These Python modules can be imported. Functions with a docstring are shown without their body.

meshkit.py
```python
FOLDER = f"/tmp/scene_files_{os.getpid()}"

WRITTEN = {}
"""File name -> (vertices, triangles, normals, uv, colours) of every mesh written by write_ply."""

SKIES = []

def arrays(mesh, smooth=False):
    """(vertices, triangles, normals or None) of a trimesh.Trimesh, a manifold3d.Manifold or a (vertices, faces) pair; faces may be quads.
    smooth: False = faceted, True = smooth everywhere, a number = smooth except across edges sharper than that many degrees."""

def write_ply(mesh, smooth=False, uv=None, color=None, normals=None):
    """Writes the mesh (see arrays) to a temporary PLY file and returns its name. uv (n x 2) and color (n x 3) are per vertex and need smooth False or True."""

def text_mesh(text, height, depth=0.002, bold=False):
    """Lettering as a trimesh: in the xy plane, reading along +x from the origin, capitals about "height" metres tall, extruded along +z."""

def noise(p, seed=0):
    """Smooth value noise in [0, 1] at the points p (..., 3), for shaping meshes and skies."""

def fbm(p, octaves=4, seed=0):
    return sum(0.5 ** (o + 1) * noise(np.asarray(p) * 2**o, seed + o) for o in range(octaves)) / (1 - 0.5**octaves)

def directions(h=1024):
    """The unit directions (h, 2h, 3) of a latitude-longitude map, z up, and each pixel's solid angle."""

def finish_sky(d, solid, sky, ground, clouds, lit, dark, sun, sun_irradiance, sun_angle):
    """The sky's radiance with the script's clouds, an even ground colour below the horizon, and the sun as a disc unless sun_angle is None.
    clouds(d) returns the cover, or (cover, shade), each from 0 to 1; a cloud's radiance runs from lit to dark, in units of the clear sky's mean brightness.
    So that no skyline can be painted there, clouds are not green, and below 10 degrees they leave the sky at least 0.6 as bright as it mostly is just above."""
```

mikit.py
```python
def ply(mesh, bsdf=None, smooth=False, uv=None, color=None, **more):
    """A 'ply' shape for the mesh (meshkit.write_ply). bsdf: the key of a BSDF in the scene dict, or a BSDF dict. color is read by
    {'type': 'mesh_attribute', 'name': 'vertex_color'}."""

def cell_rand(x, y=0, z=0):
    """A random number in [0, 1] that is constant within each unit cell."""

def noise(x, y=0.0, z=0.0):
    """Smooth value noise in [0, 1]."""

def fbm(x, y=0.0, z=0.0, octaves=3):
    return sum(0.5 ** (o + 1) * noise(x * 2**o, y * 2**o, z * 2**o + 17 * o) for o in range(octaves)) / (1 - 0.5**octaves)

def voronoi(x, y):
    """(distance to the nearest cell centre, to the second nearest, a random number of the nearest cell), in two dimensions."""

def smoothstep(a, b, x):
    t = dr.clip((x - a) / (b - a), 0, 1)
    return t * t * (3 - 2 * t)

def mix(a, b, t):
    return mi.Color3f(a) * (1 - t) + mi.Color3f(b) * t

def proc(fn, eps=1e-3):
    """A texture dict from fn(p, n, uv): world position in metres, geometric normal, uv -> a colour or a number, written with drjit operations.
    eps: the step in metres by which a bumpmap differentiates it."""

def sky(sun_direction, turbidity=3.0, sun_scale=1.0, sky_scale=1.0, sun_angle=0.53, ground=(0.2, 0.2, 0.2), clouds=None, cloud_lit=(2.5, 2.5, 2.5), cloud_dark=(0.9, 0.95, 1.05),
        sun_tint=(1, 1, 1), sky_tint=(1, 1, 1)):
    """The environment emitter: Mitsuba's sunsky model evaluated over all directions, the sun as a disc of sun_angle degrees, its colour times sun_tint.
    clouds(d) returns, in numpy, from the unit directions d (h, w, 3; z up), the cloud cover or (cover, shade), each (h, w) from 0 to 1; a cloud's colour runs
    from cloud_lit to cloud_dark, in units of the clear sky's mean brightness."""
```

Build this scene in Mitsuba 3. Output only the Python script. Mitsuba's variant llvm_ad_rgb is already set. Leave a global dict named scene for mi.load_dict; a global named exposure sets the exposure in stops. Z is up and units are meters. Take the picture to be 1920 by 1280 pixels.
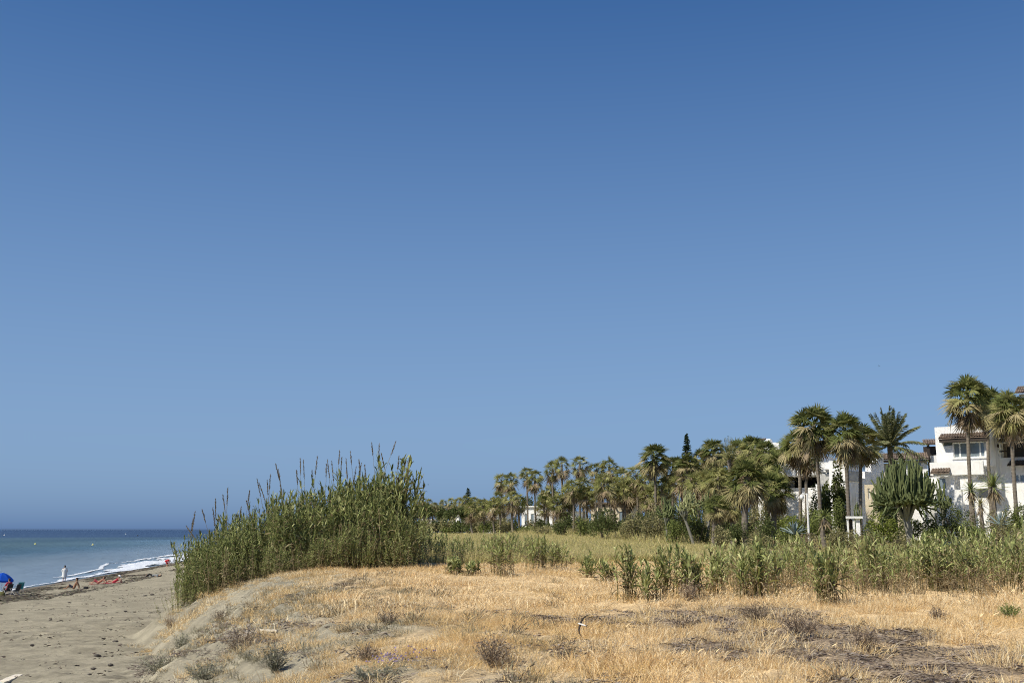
import math, random
import numpy as np
import trimesh
import mitsuba as mi
import drjit as dr
import mikit, meshkit
import manifold3d as m3
from shapely.geometry import Polygon, box as sbox

# ------------------------------------------------------------------ camera, sky, exposure
F_PX, CX, CY, HORIZON = 2000.0, 960.0, 640.0, 993.0        # the photograph is 1920 x 1280
PITCH = math.atan((HORIZON - CY) / F_PX)
EYE = np.array([0.0, 0.0, 5.7])
FWD = np.array([0, math.cos(PITCH), math.sin(PITCH)])
UPV = np.array([0, -math.sin(PITCH), math.cos(PITCH)])
T = mi.ScalarTransform4f
scene, labels = {}, {}
exposure = 1.85
scene['camera'] = {'type': 'perspective', 'fov': math.degrees(2 * math.atan(CX / F_PX)), 'fov_axis': 'x', 'near_clip': 0.1, 'far_clip': 60000.0,
                   'to_world': T().look_at(origin=EYE.tolist(), target=(EYE + FWD).tolist(), up=[0, 0, 1])}
SUN = np.array([-0.80, -0.50, 0.98])
def haze_band(d):
    """A bluish veil of sea haze, thick over the horizon and thinning upwards, all the way round."""
    e = np.maximum(np.degrees(np.arcsin(np.clip(d[..., 2], -1, 1))), 0)
    return 0.84 * np.clip(1 - e / 33, 0, 1) ** 1.65 + 0.12 * np.exp(-e / 1.5), 0.95 * np.exp(-e / 2.0)


scene['sky_light'] = mikit.sky(SUN.tolist(), turbidity=1.8, sky_scale=0.67, sun_tint=(0.89, 1.0, 1.14), sky_tint=(0.57, 0.91, 1.20), clouds=haze_band, cloud_lit=(1.66, 2.32, 3.28), cloud_dark=(0.6, 1.06, 2.1), ground=(0.05, 0.075, 0.12))
rng = np.random.default_rng(7)


def ray(px, py):
    d = np.array([1.0, 0, 0]) * (px - CX) / F_PX + UPV * (CY - py) / F_PX + FWD
    return d


def at(px, py, D):
    """The point that photograph pixel (px, py) shows at D metres ahead."""
    d = ray(px, py)
    return EYE + d * (D / d[1])


def on_plane(px, py, P0, n):
    d = ray(px, py)
    return EYE + d * (np.dot(P0 - EYE, n) / np.dot(d, n))


# ------------------------------------------------------------------ the lie of the land
def smooth01(a, b, x):
    t = np.clip((x - a) / (b - a), 0, 1)
    return t * t * (3 - 2 * t)


def shore(y):
    y = np.asarray(y, float)
    near = -36 - 0.1 * y - 0.00012 * y * np.abs(y)
    far = np.interp(y, [400, 600, 900, 1500, 2500, 6000, 60000], [-95.2, -112, -115, -40, 700, 6000, 90000])
    return np.where(y < 400, near, far)


def foot_top(x, y):
    p = np.stack([np.asarray(x, float) * 0.0, np.asarray(y, float) * 0.11, np.zeros_like(np.asarray(y, float))], -1)
    w = (meshkit.fbm(p, 3, 5) - 0.5) * 2.6
    yy = np.minimum(y, 260)
    foot = -11.8 - 0.26 * (yy - 33) + w - 1.6 * np.exp(-((yy - 51) / 6.0) ** 2)
    top = 0.9 - 0.252 * (yy - 14.6) + 0.8 * w
    return foot, np.maximum(top, foot + 3)


def gz(x, y, detail=True):
    x, y = np.broadcast_arrays(np.asarray(x, float), np.asarray(y, float))
    s = x - shore(y)
    beach = np.where(s > 0, 0.95 * (1 - np.exp(-np.maximum(s, 0) / 9.0)) + 0.002 * np.clip(s, 0, 60), np.maximum(s * 0.08, -3.0))
    foot, top = foot_top(x, y)
    u = (x - foot) / (top - foot)
    S = np.clip(u, 0, 1)
    S = 1 - (1 - S) ** 2.5
    land = 4.0 + 0.9 * smooth01(60, 165, y) + 0.12 * smooth01(8, 0, y)
    q = np.stack([x * 0.16, y * 0.16, x * 0], -1)
    roll = (meshkit.fbm(q, 3, 11) - 0.5) * 0.45 * smooth01(0.0, 0.5, u) * smooth01(120, 60, y)
    if detail:
        near = smooth01(75, 45, np.abs(y)) * smooth01(-60, -40, x)
        e = np.stack([(x + 0.26 * y) * 1.7, (y - 0.26 * x) * 0.28, x * 0], -1)
        led = meshkit.fbm(e, 3, 21)
        face = np.clip(4 * S * (1 - S), 0, 1)
        ledge = (np.abs(2 * led - 1) - 0.25) * -0.50 * face
        fine = (meshkit.fbm(np.stack([x * 1.9, y * 1.9, x * 0], -1), 3, 31) - 0.5) * (0.13 * (S > 0) * np.clip(S * 3, 0, 1) + 0.05)
        flat = (1 - np.clip(S * 4, 0, 1)) * (s > 6)
        rake = (meshkit.fbm(np.stack([x * 0.33, y * 0.55, x * 0], -1), 4, 41) - 0.5) * 0.30 * flat
        steps = meshkit.noise(np.stack([x * 1.9, y * 1.9, x * 0], -1), 43) * meshkit.noise(np.stack([x * 0.4, y * 0.4, x * 0], -1), 44)
        rake = rake - 0.08 * smooth01(0.30, 0.55, steps) * flat
        roll = roll + (ledge + fine + rake) * near
    return beach + (land - beach) * S + roll


# ------------------------------------------------------------------ mesh helpers
class Mesh:
    """Collects triangles with one colour per piece."""

    def __init__(self):
        self.v, self.f, self.c, self.n = [], [], [], 0

    def add(self, V, F, col=(0.5, 0.5, 0.5)):
        V, F = np.asarray(V, float), np.asarray(F, int)
        if F.shape[1] == 4:
            F = np.vstack([F[:, [0, 1, 2]], F[:, [0, 2, 3]]])
        C = np.broadcast_to(np.asarray(col, float), V.shape)
        self.v.append(V); self.f.append(F + self.n); self.c.append(C)
        self.n += len(V)
        return self

    def join(self, other, M=None, off=(0, 0, 0)):
        V, F, C = other.arrays()
        if M is not None:
            V = V @ np.asarray(M).T
        return self.add(V + np.asarray(off), F, C)

    def arrays(self):
        return np.vstack(self.v), np.vstack(self.f), np.vstack(self.c)


def shape(mesh, bsdf, smooth=False, **more):
    """One shape dict from a Mesh (vertex colours go with it)."""
    if isinstance(mesh, Mesh):
        V, F, C = mesh.arrays()
        return mikit.ply((V, F), bsdf, smooth=smooth, color=C, **more)
    return mikit.ply(mesh, bsdf, smooth=smooth, **more)


used = {}


def numbered(name):
    n = used.get(name, 0)
    used[name] = n + 1
    return name if n == 0 else f'{name}_{n:03d}'


def thing(name, label, cat, group=None):
    key = numbered(name)
    labels[key] = {'label': label, 'category': cat}
    if group:
        labels[key]['group'] = group
    return key


def put(d, key, parent=None, label=None):
    """Adds a shape dict under its thing; a taken name gets a number."""
    k = numbered(parent + '__' + key) if parent else key
    scene[k] = d
    if label:
        labels[k] = {'label': label}
    return k


def tone(base, spread, n, r):
    """n colours round a base colour: brightness and a little hue."""
    b = np.asarray(base, float)
    k = 1 + (r.random((n, 1)) - 0.5) * 2 * spread
    h = 1 + (r.random((n, 3)) - 0.5) * spread * 0.5
    return np.clip(b * k * h, 0.004, 0.95)


def unit(v):
    return v / (np.linalg.norm(v, axis=-1, keepdims=True) + 1e-12)


PROF = {2: [0.75, 0.9], 3: [0.7, 1.0, 0.75], 4: [0.6, 1.0, 0.9, 0.55], 5: [0.6, 1.0, 1.0, 0.8, 0.45]}


def strips(P, D, L, W, droop, col, k=2, side=None, r=None, down=(0, 0, -1.0), root=None):
    """Blades: from P along D, bending towards `down` by droop*L at the tip; k segments, the last one a point. One colour each."""
    r = r or rng
    n = len(P)
    D = unit(np.asarray(D, float))
    L, W, droop = (np.broadcast_to(np.asarray(a, float), (n,)) for a in (L, W, droop))
    if side is None:
        side = unit(np.cross(D, r.normal(size=(n, 3))))
    t = np.arange(k + 1) / k
    C = P[:, None] + D[:, None] * (L[:, None] * t)[..., None] + np.asarray(down)[None, None] * ((droop * L)[:, None] * t ** 2)[..., None]
    prof = np.array(PROF.get(k, list(0.6 + 0.4 * np.sin(np.linspace(0.3, 2.6, k)))))
    off = side[:, None] * (W[:, None] * prof[None] * 0.5)[..., None]
    V = np.concatenate([np.stack([C[:, :k] - off, C[:, :k] + off], 2).reshape(n, 2 * k, 3), C[:, k:]], 1)
    f = []
    for i in range(k - 1):
        f += [[2 * i, 2 * i + 1, 2 * i + 3], [2 * i, 2 * i + 3, 2 * i + 2]]
    f.append([2 * k - 2, 2 * k - 1, 2 * k])
    Fc = (np.array(f)[None] + (np.arange(n) * (2 * k + 1))[:, None, None]).reshape(-1, 3)
    col = np.broadcast_to(np.asarray(col, float), (n, 3))
    return V.reshape(-1, 3), Fc, np.repeat(col, 2 * k + 1, 0)


def tube(pts, rad, sides=6, star=None, cap=True):
    p = np.asarray(pts, float)
    t = unit(np.gradient(p, axis=0))
    ref = np.array([1.0, 0, 0]) if abs(t[0][0]) < 0.8 else np.array([0, 1.0, 0])
    a = unit(np.cross(t, ref)); b = np.cross(t, a)
    ang = np.arange(sides) * 2 * np.pi / sides
    rr = np.broadcast_to(np.asarray(rad, float), (len(p),))[:, None] * (np.ones(sides) if star is None else np.where(np.arange(sides) % 2 == 0, 1, star))[None]
    V = (p[:, None] + (rr * np.cos(ang))[..., None] * a[:, None] + (rr * np.sin(ang))[..., None] * b[:, None]).reshape(-1, 3)
    i, j = np.meshgrid(np.arange(len(p) - 1), np.arange(sides), indexing='ij')
    q = np.stack([i * sides + j, i * sides + (j + 1) % sides, (i + 1) * sides + (j + 1) % sides, (i + 1) * sides + j], -1).reshape(-1, 4)
    Fq = np.vstack([q[:, [0, 1, 2]], q[:, [0, 2, 3]]])
    if cap:
        V = np.vstack([V, p[-1:] + t[-1:] * rr[-1].mean() * 0.5])
        k0 = (len(p) - 1) * sides
        Fq = np.vstack([Fq, [[k0 + j, k0 + (j + 1) % sides, len(V) - 1] for j in range(sides)]])
    return V, Fq


def bezier(P, n):
    t = np.linspace(0, 1, n)[:, None]
    P = [np.asarray(p, float) for p in P]
    if len(P) == 3:
        return (1 - t) ** 2 * P[0] + 2 * t * (1 - t) * P[1] + t ** 2 * P[2]
    return (1 - t) ** 3 * P[0] + 3 * t * (1 - t) ** 2 * P[1] + 3 * t ** 2 * (1 - t) * P[2] + t ** 3 * P[3]


def rotz(a):
    c, s = math.cos(a), math.sin(a)
    return np.array([[c, -s, 0], [s, c, 0], [0, 0, 1.0]])


def tmat(M, off):
    m = np.eye(4); m[:3, :3] = M; m[:3, 3] = off
    return T(m)


def boxv(x0, x1, y0, y1, z0, z1):
    b = trimesh.creation.box(bounds=[[x0, y0, z0], [x1, y1, z1]])
    return np.array(b.vertices), np.array(b.faces)


# ------------------------------------------------------------------ materials
def leafy(name, trans=0.55, rough=0.55, spec=0.35):
    scene[name] = {'type': 'principledthin', 'base_color': {'type': 'mesh_attribute', 'name': 'vertex_color'}, 'roughness': rough, 'diff_trans': trans, 'eta': 1.35}


leafy('leaf_material', 0.5)
leafy('straw_material', 0.45, 0.6)
scene['tinted_material'] = {'type': 'twosided', 'bsdf': {'type': 'principled', 'base_color': {'type': 'mesh_attribute', 'name': 'vertex_color'}, 'roughness': 0.75, 'specular': 0.25}}


def plain(name, col, rough=0.7, **more):
    scene[name] = {'type': 'twosided', 'bsdf': {'type': 'principled', 'base_color': {'type': 'rgb', 'value': list(col)}, 'roughness': rough, **more}}


def noisy(name, a, b, scale, rough=0.8, stretch=(1, 1, 1), amt=(0.35, 0.7)):
    def fn(p, n, uv):
        return mikit.mix(a, b, mikit.smoothstep(amt[0], amt[1], mikit.fbm(p.x * scale * stretch[0], p.y * scale * stretch[1], p.z * scale * stretch[2], 4)))
    scene[name] = {'type': 'twosided', 'bsdf': {'type': 'principled', 'base_color': mikit.proc(fn), 'roughness': rough, 'specular': 0.3}}
# ------------------------------------------------------------------ ground and sea
def axis(a, b, step, lo, hi, growth=1.12):
    m = list(np.arange(a, b, step)); s, x = step, m[-1]
    while x < hi:
        s *= growth; x += s; m.append(x)
    s, x = step, m[0]; l = []
    while x > lo:
        s *= growth; x -= s; l.append(x)
    return np.array(l[::-1] + m)


def grid(xs, ys, zf):
    X, Y = np.meshgrid(xs, ys, indexing='ij')
    V = np.stack([X, Y, zf(X, Y)], -1).reshape(-1, 3)
    i, j = np.meshgrid(np.arange(len(xs) - 1), np.arange(len(ys) - 1), indexing='ij')
    ny = len(ys)
    q = np.stack([i * ny + j, (i + 1) * ny + j, (i + 1) * ny + j + 1, i * ny + j + 1], -1).reshape(-1, 4)
    return V, np.vstack([q[:, [0, 1, 2]], q[:, [0, 2, 3]]])


# bare, litter-covered patches in the dry grass: (x, y, half width, half depth)
BARE = [(3.7, 21.0, 2.5, 3.0), (4.7, 17.4, 2.1, 1.6), (6.0, 14.7, 3.1, 2.1), (8.6, 12.9, 4.0, 2.2), (1.7, 20.8, 1.3, 1.1), (12.5, 11.8, 3.2, 1.8), (4.6, 12.6, 1.6, 0.9), (3.7, 15.7, 1.7, 1.3)]


def bare_np(x, y):
    x, y = np.asarray(x, float), np.asarray(y, float)
    w = meshkit.fbm(np.stack([x * 1.1, y * 1.1, x * 0 + 3.3], -1), 3, 51)
    d = np.full(x.shape, -9.0)
    for (a, b, rx, ry) in BARE:
        d = np.maximum(d, 1 - np.sqrt(((x - a) / rx) ** 2 + ((y - b) / ry) ** 2))
    return np.clip((d + (w - 0.5) * 1.3) / 0.25, 0, 1)


def shore_dr(y):
    y = dr.clip(y, -300, 600)
    return -36 - 0.1 * y - 0.00012 * y * dr.abs(y)


def ground_colour(p, n, uv):
    x, y = p.x, p.y
    s = x - shore_dr(y)
    g1 = mikit.fbm(x * 0.7, y * 0.7, 0.0, 3)
    g2 = mikit.fbm(x * 9, y * 9, 1.0, 2)
    g3 = mikit.noise(x * 55, y * 55, 2.0)
    sand = mikit.mix((0.20, 0.18, 0.135), (0.26, 0.235, 0.175), g1) * (0.80 + 0.25 * g2 + 0.22 * g3)
    tracks = mikit.fbm(x * 1.1, y * 1.5, 6.0, 4)
    sand = sand * (0.88 + 0.26 * mikit.smoothstep(0.3, 0.7, tracks))
    wet = mikit.smoothstep(5.0, 1.2, s + (g1 - 0.5) * 4)
    sand = mikit.mix(sand, mi.Color3f(0.13, 0.115, 0.095), wet)
    soil = mikit.mix((0.42, 0.30, 0.165), (0.54, 0.40, 0.225), g2) * (0.7 + 0.6 * g3)
    b = mi.Float(-9.0)
    for (a, c, rx, ry) in BARE:
        b = dr.maximum(b, 1 - dr.sqrt(dr.square((x - a) / rx) + dr.square((y - c) / ry)))
    w = mikit.fbm(x * 1.1, y * 1.1, 3.3, 3)
    bare = mikit.smoothstep(-0.1, 0.3, b + (w - 0.5) * 1.3)
    litter = mikit.mix((0.16, 0.122, 0.085), (0.28, 0.22, 0.155), mikit.noise(x * 30, y * 30, 4.0)) * (0.6 + 0.8 * g3)
    soil = mikit.mix(soil, litter, bare)
    far = mikit.smoothstep(48, 66, y + (g1 - 0.5) * 16)
    soil = mikit.mix(soil, mikit.mix((0.26, 0.225, 0.09), (0.36, 0.31, 0.14), g2), far)
    edge = 0.9 - 0.252 * (y - 14.6)
    land = mikit.smoothstep(-3.2, 0.6, x - edge + (mikit.fbm(x * 0.45, y * 0.45, 8.0, 3) - 0.5) * 6)
    return mikit.mix(sand, soil, land)


def ground_bump(p, n, uv):
    return mikit.fbm(p.x * 6, p.y * 6, 0.0, 3) * 0.05 + mikit.noise(p.x * 28, p.y * 28, 0.0) * 0.008


scene['ground_material'] = {'type': 'bumpmap', 'arbitrary': mikit.proc(ground_bump, eps=0.02), 'scale': 1.0,
                            'bsdf': {'type': 'twosided', 'bsdf': {'type': 'principled', 'base_color': mikit.proc(ground_colour), 'roughness': 0.95, 'specular': 0.1}}}
gx = axis(-26, 18, 0.13, -400, 70000, 1.10)
gy = axis(8, 58, 0.14, -400, 60000, 1.06)
scene['ground'] = mikit.ply(grid(gx, gy, gz), 'ground_material', smooth=True)
labels['ground'] = {'kind': 'structure'}


def sea_colour(p, n, uv):
    x, y = p.x, p.y
    s = shore_dr(y) - x
    d = dr.sqrt(x * x + y * y)
    near = mikit.smoothstep(1600, 500, d)
    a = 0.5 + (mikit.fbm(x * 0.004, y * 0.0016, 5.0, 3) - 0.5) * near
    band = mikit.smoothstep(0.42, 0.6, mikit.fbm(x * 0.0012 + 3, y * 0.0045, 2.0, 2)) * near
    deep = mikit.mix((0.052, 0.096, 0.185), (0.075, 0.130, 0.20), band)
    teal = mikit.mix((0.055, 0.108, 0.155), (0.085, 0.145, 0.185), mikit.smoothstep(0.4, 0.62, a))
    c = mikit.mix(teal, deep, mikit.smoothstep(350, 1100, d))
    shallow = mi.Color3f(0.15, 0.19, 0.22)
    return mikit.mix(shallow, c, mikit.smoothstep(8, 55, s + (a - 0.5) * 40))


def sea_bump(p, n, uv):
    far = mikit.smoothstep(500, 120, p.y)
    return mikit.fbm(p.x * 0.9, p.y * 0.45, 0.0, 3) * 0.07 * far


def offshore(p, n, uv):
    s = shore_dr(p.y) - p.x
    return mikit.smoothstep(4, 110, s + 50 * (mikit.fbm(p.x * 0.01, p.y * 0.01, 3.0, 2) - 0.5) * mikit.smoothstep(400, 150, s)) * 0.92


# ruffled deep water shows its own colour more than the low sky: a matt body that takes over offshore
scene['sea_material'] = {'type': 'blendbsdf', 'weight': mikit.proc(offshore),
                         'near_water': {'type': 'bumpmap', 'arbitrary': mikit.proc(sea_bump, eps=0.08), 'scale': 1.0,
                                        'bsdf': {'type': 'twosided', 'bsdf': {'type': 'principled', 'base_color': mikit.proc(sea_colour), 'roughness': 0.3, 'specular': 0.45}}},
                         'deep_water': {'type': 'twosided', 'bsdf': {'type': 'diffuse', 'reflectance': mikit.proc(sea_colour)}}}


def sea_z(X, Y):
    s = shore(Y) - X
    fade = smooth01(-2, 10, s) * smooth01(230, 60, s) * smooth01(600, 250, Y)
    w = meshkit.fbm(np.stack([s * 0.23, Y * 0.05, s * 0], -1), 3, 61) - 0.5
    return (w * 0.55 + 0.5 * (meshkit.fbm(np.stack([s * 0.5, Y * 0.16, s * 0], -1), 2, 62) - 0.5)) * fade


sx = axis(-190, -34, 0.9, -60000, 80000, 1.14)
sy = axis(60, 330, 1.1, -600, 60000, 1.10)
scene['sea'] = mikit.ply(grid(sx, sy, sea_z), 'sea_material', smooth=True)
labels['sea'] = {'kind': 'structure'}

# surf: a churned white sheet with holes along the waterline
scene['foam_material'] = {'type': 'twosided', 'bsdf': {'type': 'principled', 'base_color': {'type': 'rgb', 'value': [0.58, 0.61, 0.65]}, 'roughness': 0.6}}
ss, yy = np.arange(-2.5, 26, 0.22), np.arange(55, 420, 0.6)
S_, Y_ = np.meshgrid(ss, yy, indexing='ij')
n1 = meshkit.fbm(np.stack([S_ * 0.35, Y_ * 0.07, S_ * 0], -1), 4, 71)
width = np.interp(Y_, [55, 105, 125, 145, 165, 210, 260, 420], [0.4, 0.6, 0.9, 1.9, 4.6, 8.0, 8.0, 5.0])
lead = (meshkit.fbm(np.stack([S_ * 0, Y_ * 0.05, S_ * 0 + 9], -1), 3, 73) - 0.5) * 3.0
core = np.exp(-((S_ - lead - width * 0.42) / (width * 0.55)) ** 2)
line2 = np.exp(-((S_ - lead - width - 2.2) / 0.5) ** 2) * smooth01(115, 140, Y_) * 0.8
lace = meshkit.fbm(np.stack([S_ * 1.5, Y_ * 0.5, S_ * 0], -1), 2, 77)
keep = (core * 1.0 + line2 + ((n1 - 0.5) * 1.6 + (lace - 0.5) * 0.9) * np.clip(core * 6, 0, 1)) > 0.55
Xf = shore(Y_) - S_
Zf = np.maximum(np.maximum(gz(Xf, Y_, False), sea_z(Xf, Y_)), 0) + 0.05 + np.clip(core, 0, 1) * 0.38 * meshkit.fbm(np.stack([S_ * 1.1, Y_ * 0.5, S_ * 0], -1), 3, 75) * np.clip(width / 8, 0.15, 1)
Vf = np.stack([Xf, Y_, Zf], -1).reshape(-1, 3)
i, j = np.nonzero(keep[:-1, :-1])
ny = len(yy)
q = np.stack([i * ny + j, i * ny + j + 1, (i + 1) * ny + j + 1, (i + 1) * ny + j], -1)
scene['surf_foam'] = mikit.ply((Vf, q), 'foam_material', smooth=True)
labels['surf_foam'] = {'label': 'white foam of the breaking wave along the edge of the beach', 'category': 'surf', 'kind': 'stuff'}

# seaweed wrack: many small dark clumps lying on the wet sand
r = np.random.default_rng(3)
mb = Mesh()


def wrack(n, y0, y1, s0, s1, size, r):
    y = r.uniform(y0, y1, n); s = r.uniform(s0, s1, n)
    k = meshkit.fbm(np.stack([s * 0.5, y * 0.12, s * 0], -1), 3, 81) + 0.25 * (r.random(n) - 0.5) > 0.52
    y, s = y[k], s[k]
    x = shore(y) + s
    n = len(x)
    ang = np.radians(96) + r.normal(0, 0.35, n)
    d = np.stack([np.cos(ang), np.sin(ang), r.normal(0, 0.04, n)], -1)
    P = np.stack([x, y, gz(x, y, False) + 0.02 + r.random(n) * 0.05], -1)
    V, Fc, C = strips(P, d, r.uniform(0.5, 1.6, n) * size, r.uniform(0.14, 0.4, n) * size, 0, tone((0.11, 0.093, 0.065), 0.6, n, r), k=3, side=unit(np.cross(d, np.stack([r.normal(0, .3, n), r.normal(0, .3, n), np.ones(n)], -1))), r=r)
    mb.add(V, Fc, C)


wrack(8000, 80, 128, 2.6, 11.0, 0.42, r)
wrack(4500, 120, 240, 1.5, 4.0, 0.6, r)
wrack(500, 128, 175, 8.5, 10.0, 0.6, r)
wrack(1500, 60, 90, 2.5, 9, 0.45, r)
scene['seaweed'] = shape(mb, 'tinted_material')
labels['seaweed'] = {'label': 'dark brown seaweed washed up in a band on the wet sand', 'category': 'seaweed', 'kind': 'stuff'}
# ------------------------------------------------------------------ grasses and reeds
def group(name, mesh, bsdf):
    scene[name] = {'type': 'shapegroup', 'blades': shape(mesh, bsdf)}


def spread(name, g, places, r, lean=0.1, start=1):
    """Instances name__0001... ; places: rows (x, y, z, scale, turn or nan)."""
    for i, (x, y, z, s, a, *tip) in enumerate(places):
        a = r.uniform(0, 2 * np.pi) if np.isnan(a) else a
        tx, ty = r.normal(0, lean, 2) + (tip if tip else 0)
        M = np.array([[1, 0, tx], [0, 1, ty], [-tx, -ty, 1.0]]) @ rotz(a) * s
        scene[f'{name}__{start + i:05d}'] = {'type': 'instance', 'group': {'type': 'ref', 'id': g}, 'to_world': tmat(M, (x, y, z))}
    return start + len(places)


STRAW = [(0.86, 0.67, 0.40), (0.78, 0.58, 0.30), (0.92, 0.79, 0.54), (0.64, 0.45, 0.22)]
GOLD = [(0.84, 0.63, 0.34), (0.76, 0.55, 0.26), (0.90, 0.73, 0.46), (0.60, 0.43, 0.20)]


def grass_tuft(r, n, rad, h0, h1, w, cols, lean, droop=(0.15, 0.6), k=2, heads=0.0):
    m = Mesh()
    a, q = r.uniform(0, 2 * np.pi, n), rad * np.sqrt(r.random(n))
    P = np.stack([q * np.cos(a), q * np.sin(a), np.full(n, -0.02)], -1)
    D = np.stack([0.5 * q / rad * np.cos(a) + r.normal(0, 0.30, n) + lean, 0.5 * q / rad * np.sin(a) + r.normal(0, 0.30, n), r.uniform(0.7, 1.2, n)], -1)
    pick = r.integers(0, len(cols), n)
    C = np.array(cols)[pick] * (0.75 + 0.45 * r.random((n, 1)))
    L = r.uniform(h0, h1, n)
    V, Fc, C2 = strips(P, D, L, w * r.uniform(0.7, 1.4, n), r.uniform(*droop, n), C, k=k, r=r)
    m.add(V, Fc, C2)
    if heads:
        h = r.random(n) < heads
        tip = P[h] + unit(D[h]) * L[h, None] * 0.93 + np.array([0, 0, -1.0]) * (0.2 * L[h])[:, None]
        dd = unit(D[h] + np.array([0.3, 0, -0.3]))
        m.add(*strips(tip, dd, r.uniform(0.06, 0.11, h.sum()), w * 1.9, 0.3, C[h] * 1.05, k=2, r=r))
    return m


r = np.random.default_rng(11)
dense = []
for i in range(6):
    group(f'straw_tuft_{i}', grass_tuft(r, 120, 0.24, 0.07, 0.27, 0.0046, STRAW if i < 3 else GOLD, 0.16, heads=0.0), 'straw_material')
for i in range(2):
    group(f'far_straw_{i}', grass_tuft(r, 80, 0.3, 0.10, 0.30, 0.008, STRAW if i == 0 else GOLD, 0.16), 'straw_material')
    group(f'long_straw_{i}', grass_tuft(r, 46, 0.16, 0.35, 0.62, 0.007, STRAW, 0.15, droop=(0.3, 0.9), k=3, heads=0.2), 'straw_material')
group('brown_weed', grass_tuft(r, 70, 0.13, 0.10, 0.34, 0.007, [(0.24, 0.18, 0.12), (0.33, 0.26, 0.17), (0.16, 0.12, 0.085), (0.30, 0.29, 0.19)], 0.05, k=2, heads=0.5), 'straw_material')
group('grey_grass', grass_tuft(r, 60, 0.2, 0.10, 0.26, 0.006, [(0.30, 0.27, 0.19), (0.22, 0.21, 0.13), (0.38, 0.33, 0.22)], 0.1), 'straw_material')
FIELD = [(0.58, 0.50, 0.24), (0.40, 0.39, 0.16), (0.72, 0.61, 0.33), (0.50, 0.46, 0.19)]
for i in range(2):
    group(f'field_tuft_{i}', grass_tuft(r, 46, 0.42, 0.35, 0.75, 0.020, FIELD, 0.08, droop=(0.05, 0.4)), 'straw_material')


def slope_u(x, y):
    foot, top = foot_top(x, y)
    return (x - foot) / (top - foot)


def scatter(y0, y1, den, r, margin=5.0):
    """Random places on the ground between two distances, as wide as the view there and a margin."""
    A = 0.49 * (y1 ** 2 - y0 ** 2) + 2 * margin * (y1 - y0)
    n = int(A * den)
    y = np.sqrt(r.uniform(y0 ** 2, y1 ** 2, n))
    x = r.uniform(-1, 1, n) * (0.49 * y + margin)
    return x, y


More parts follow.
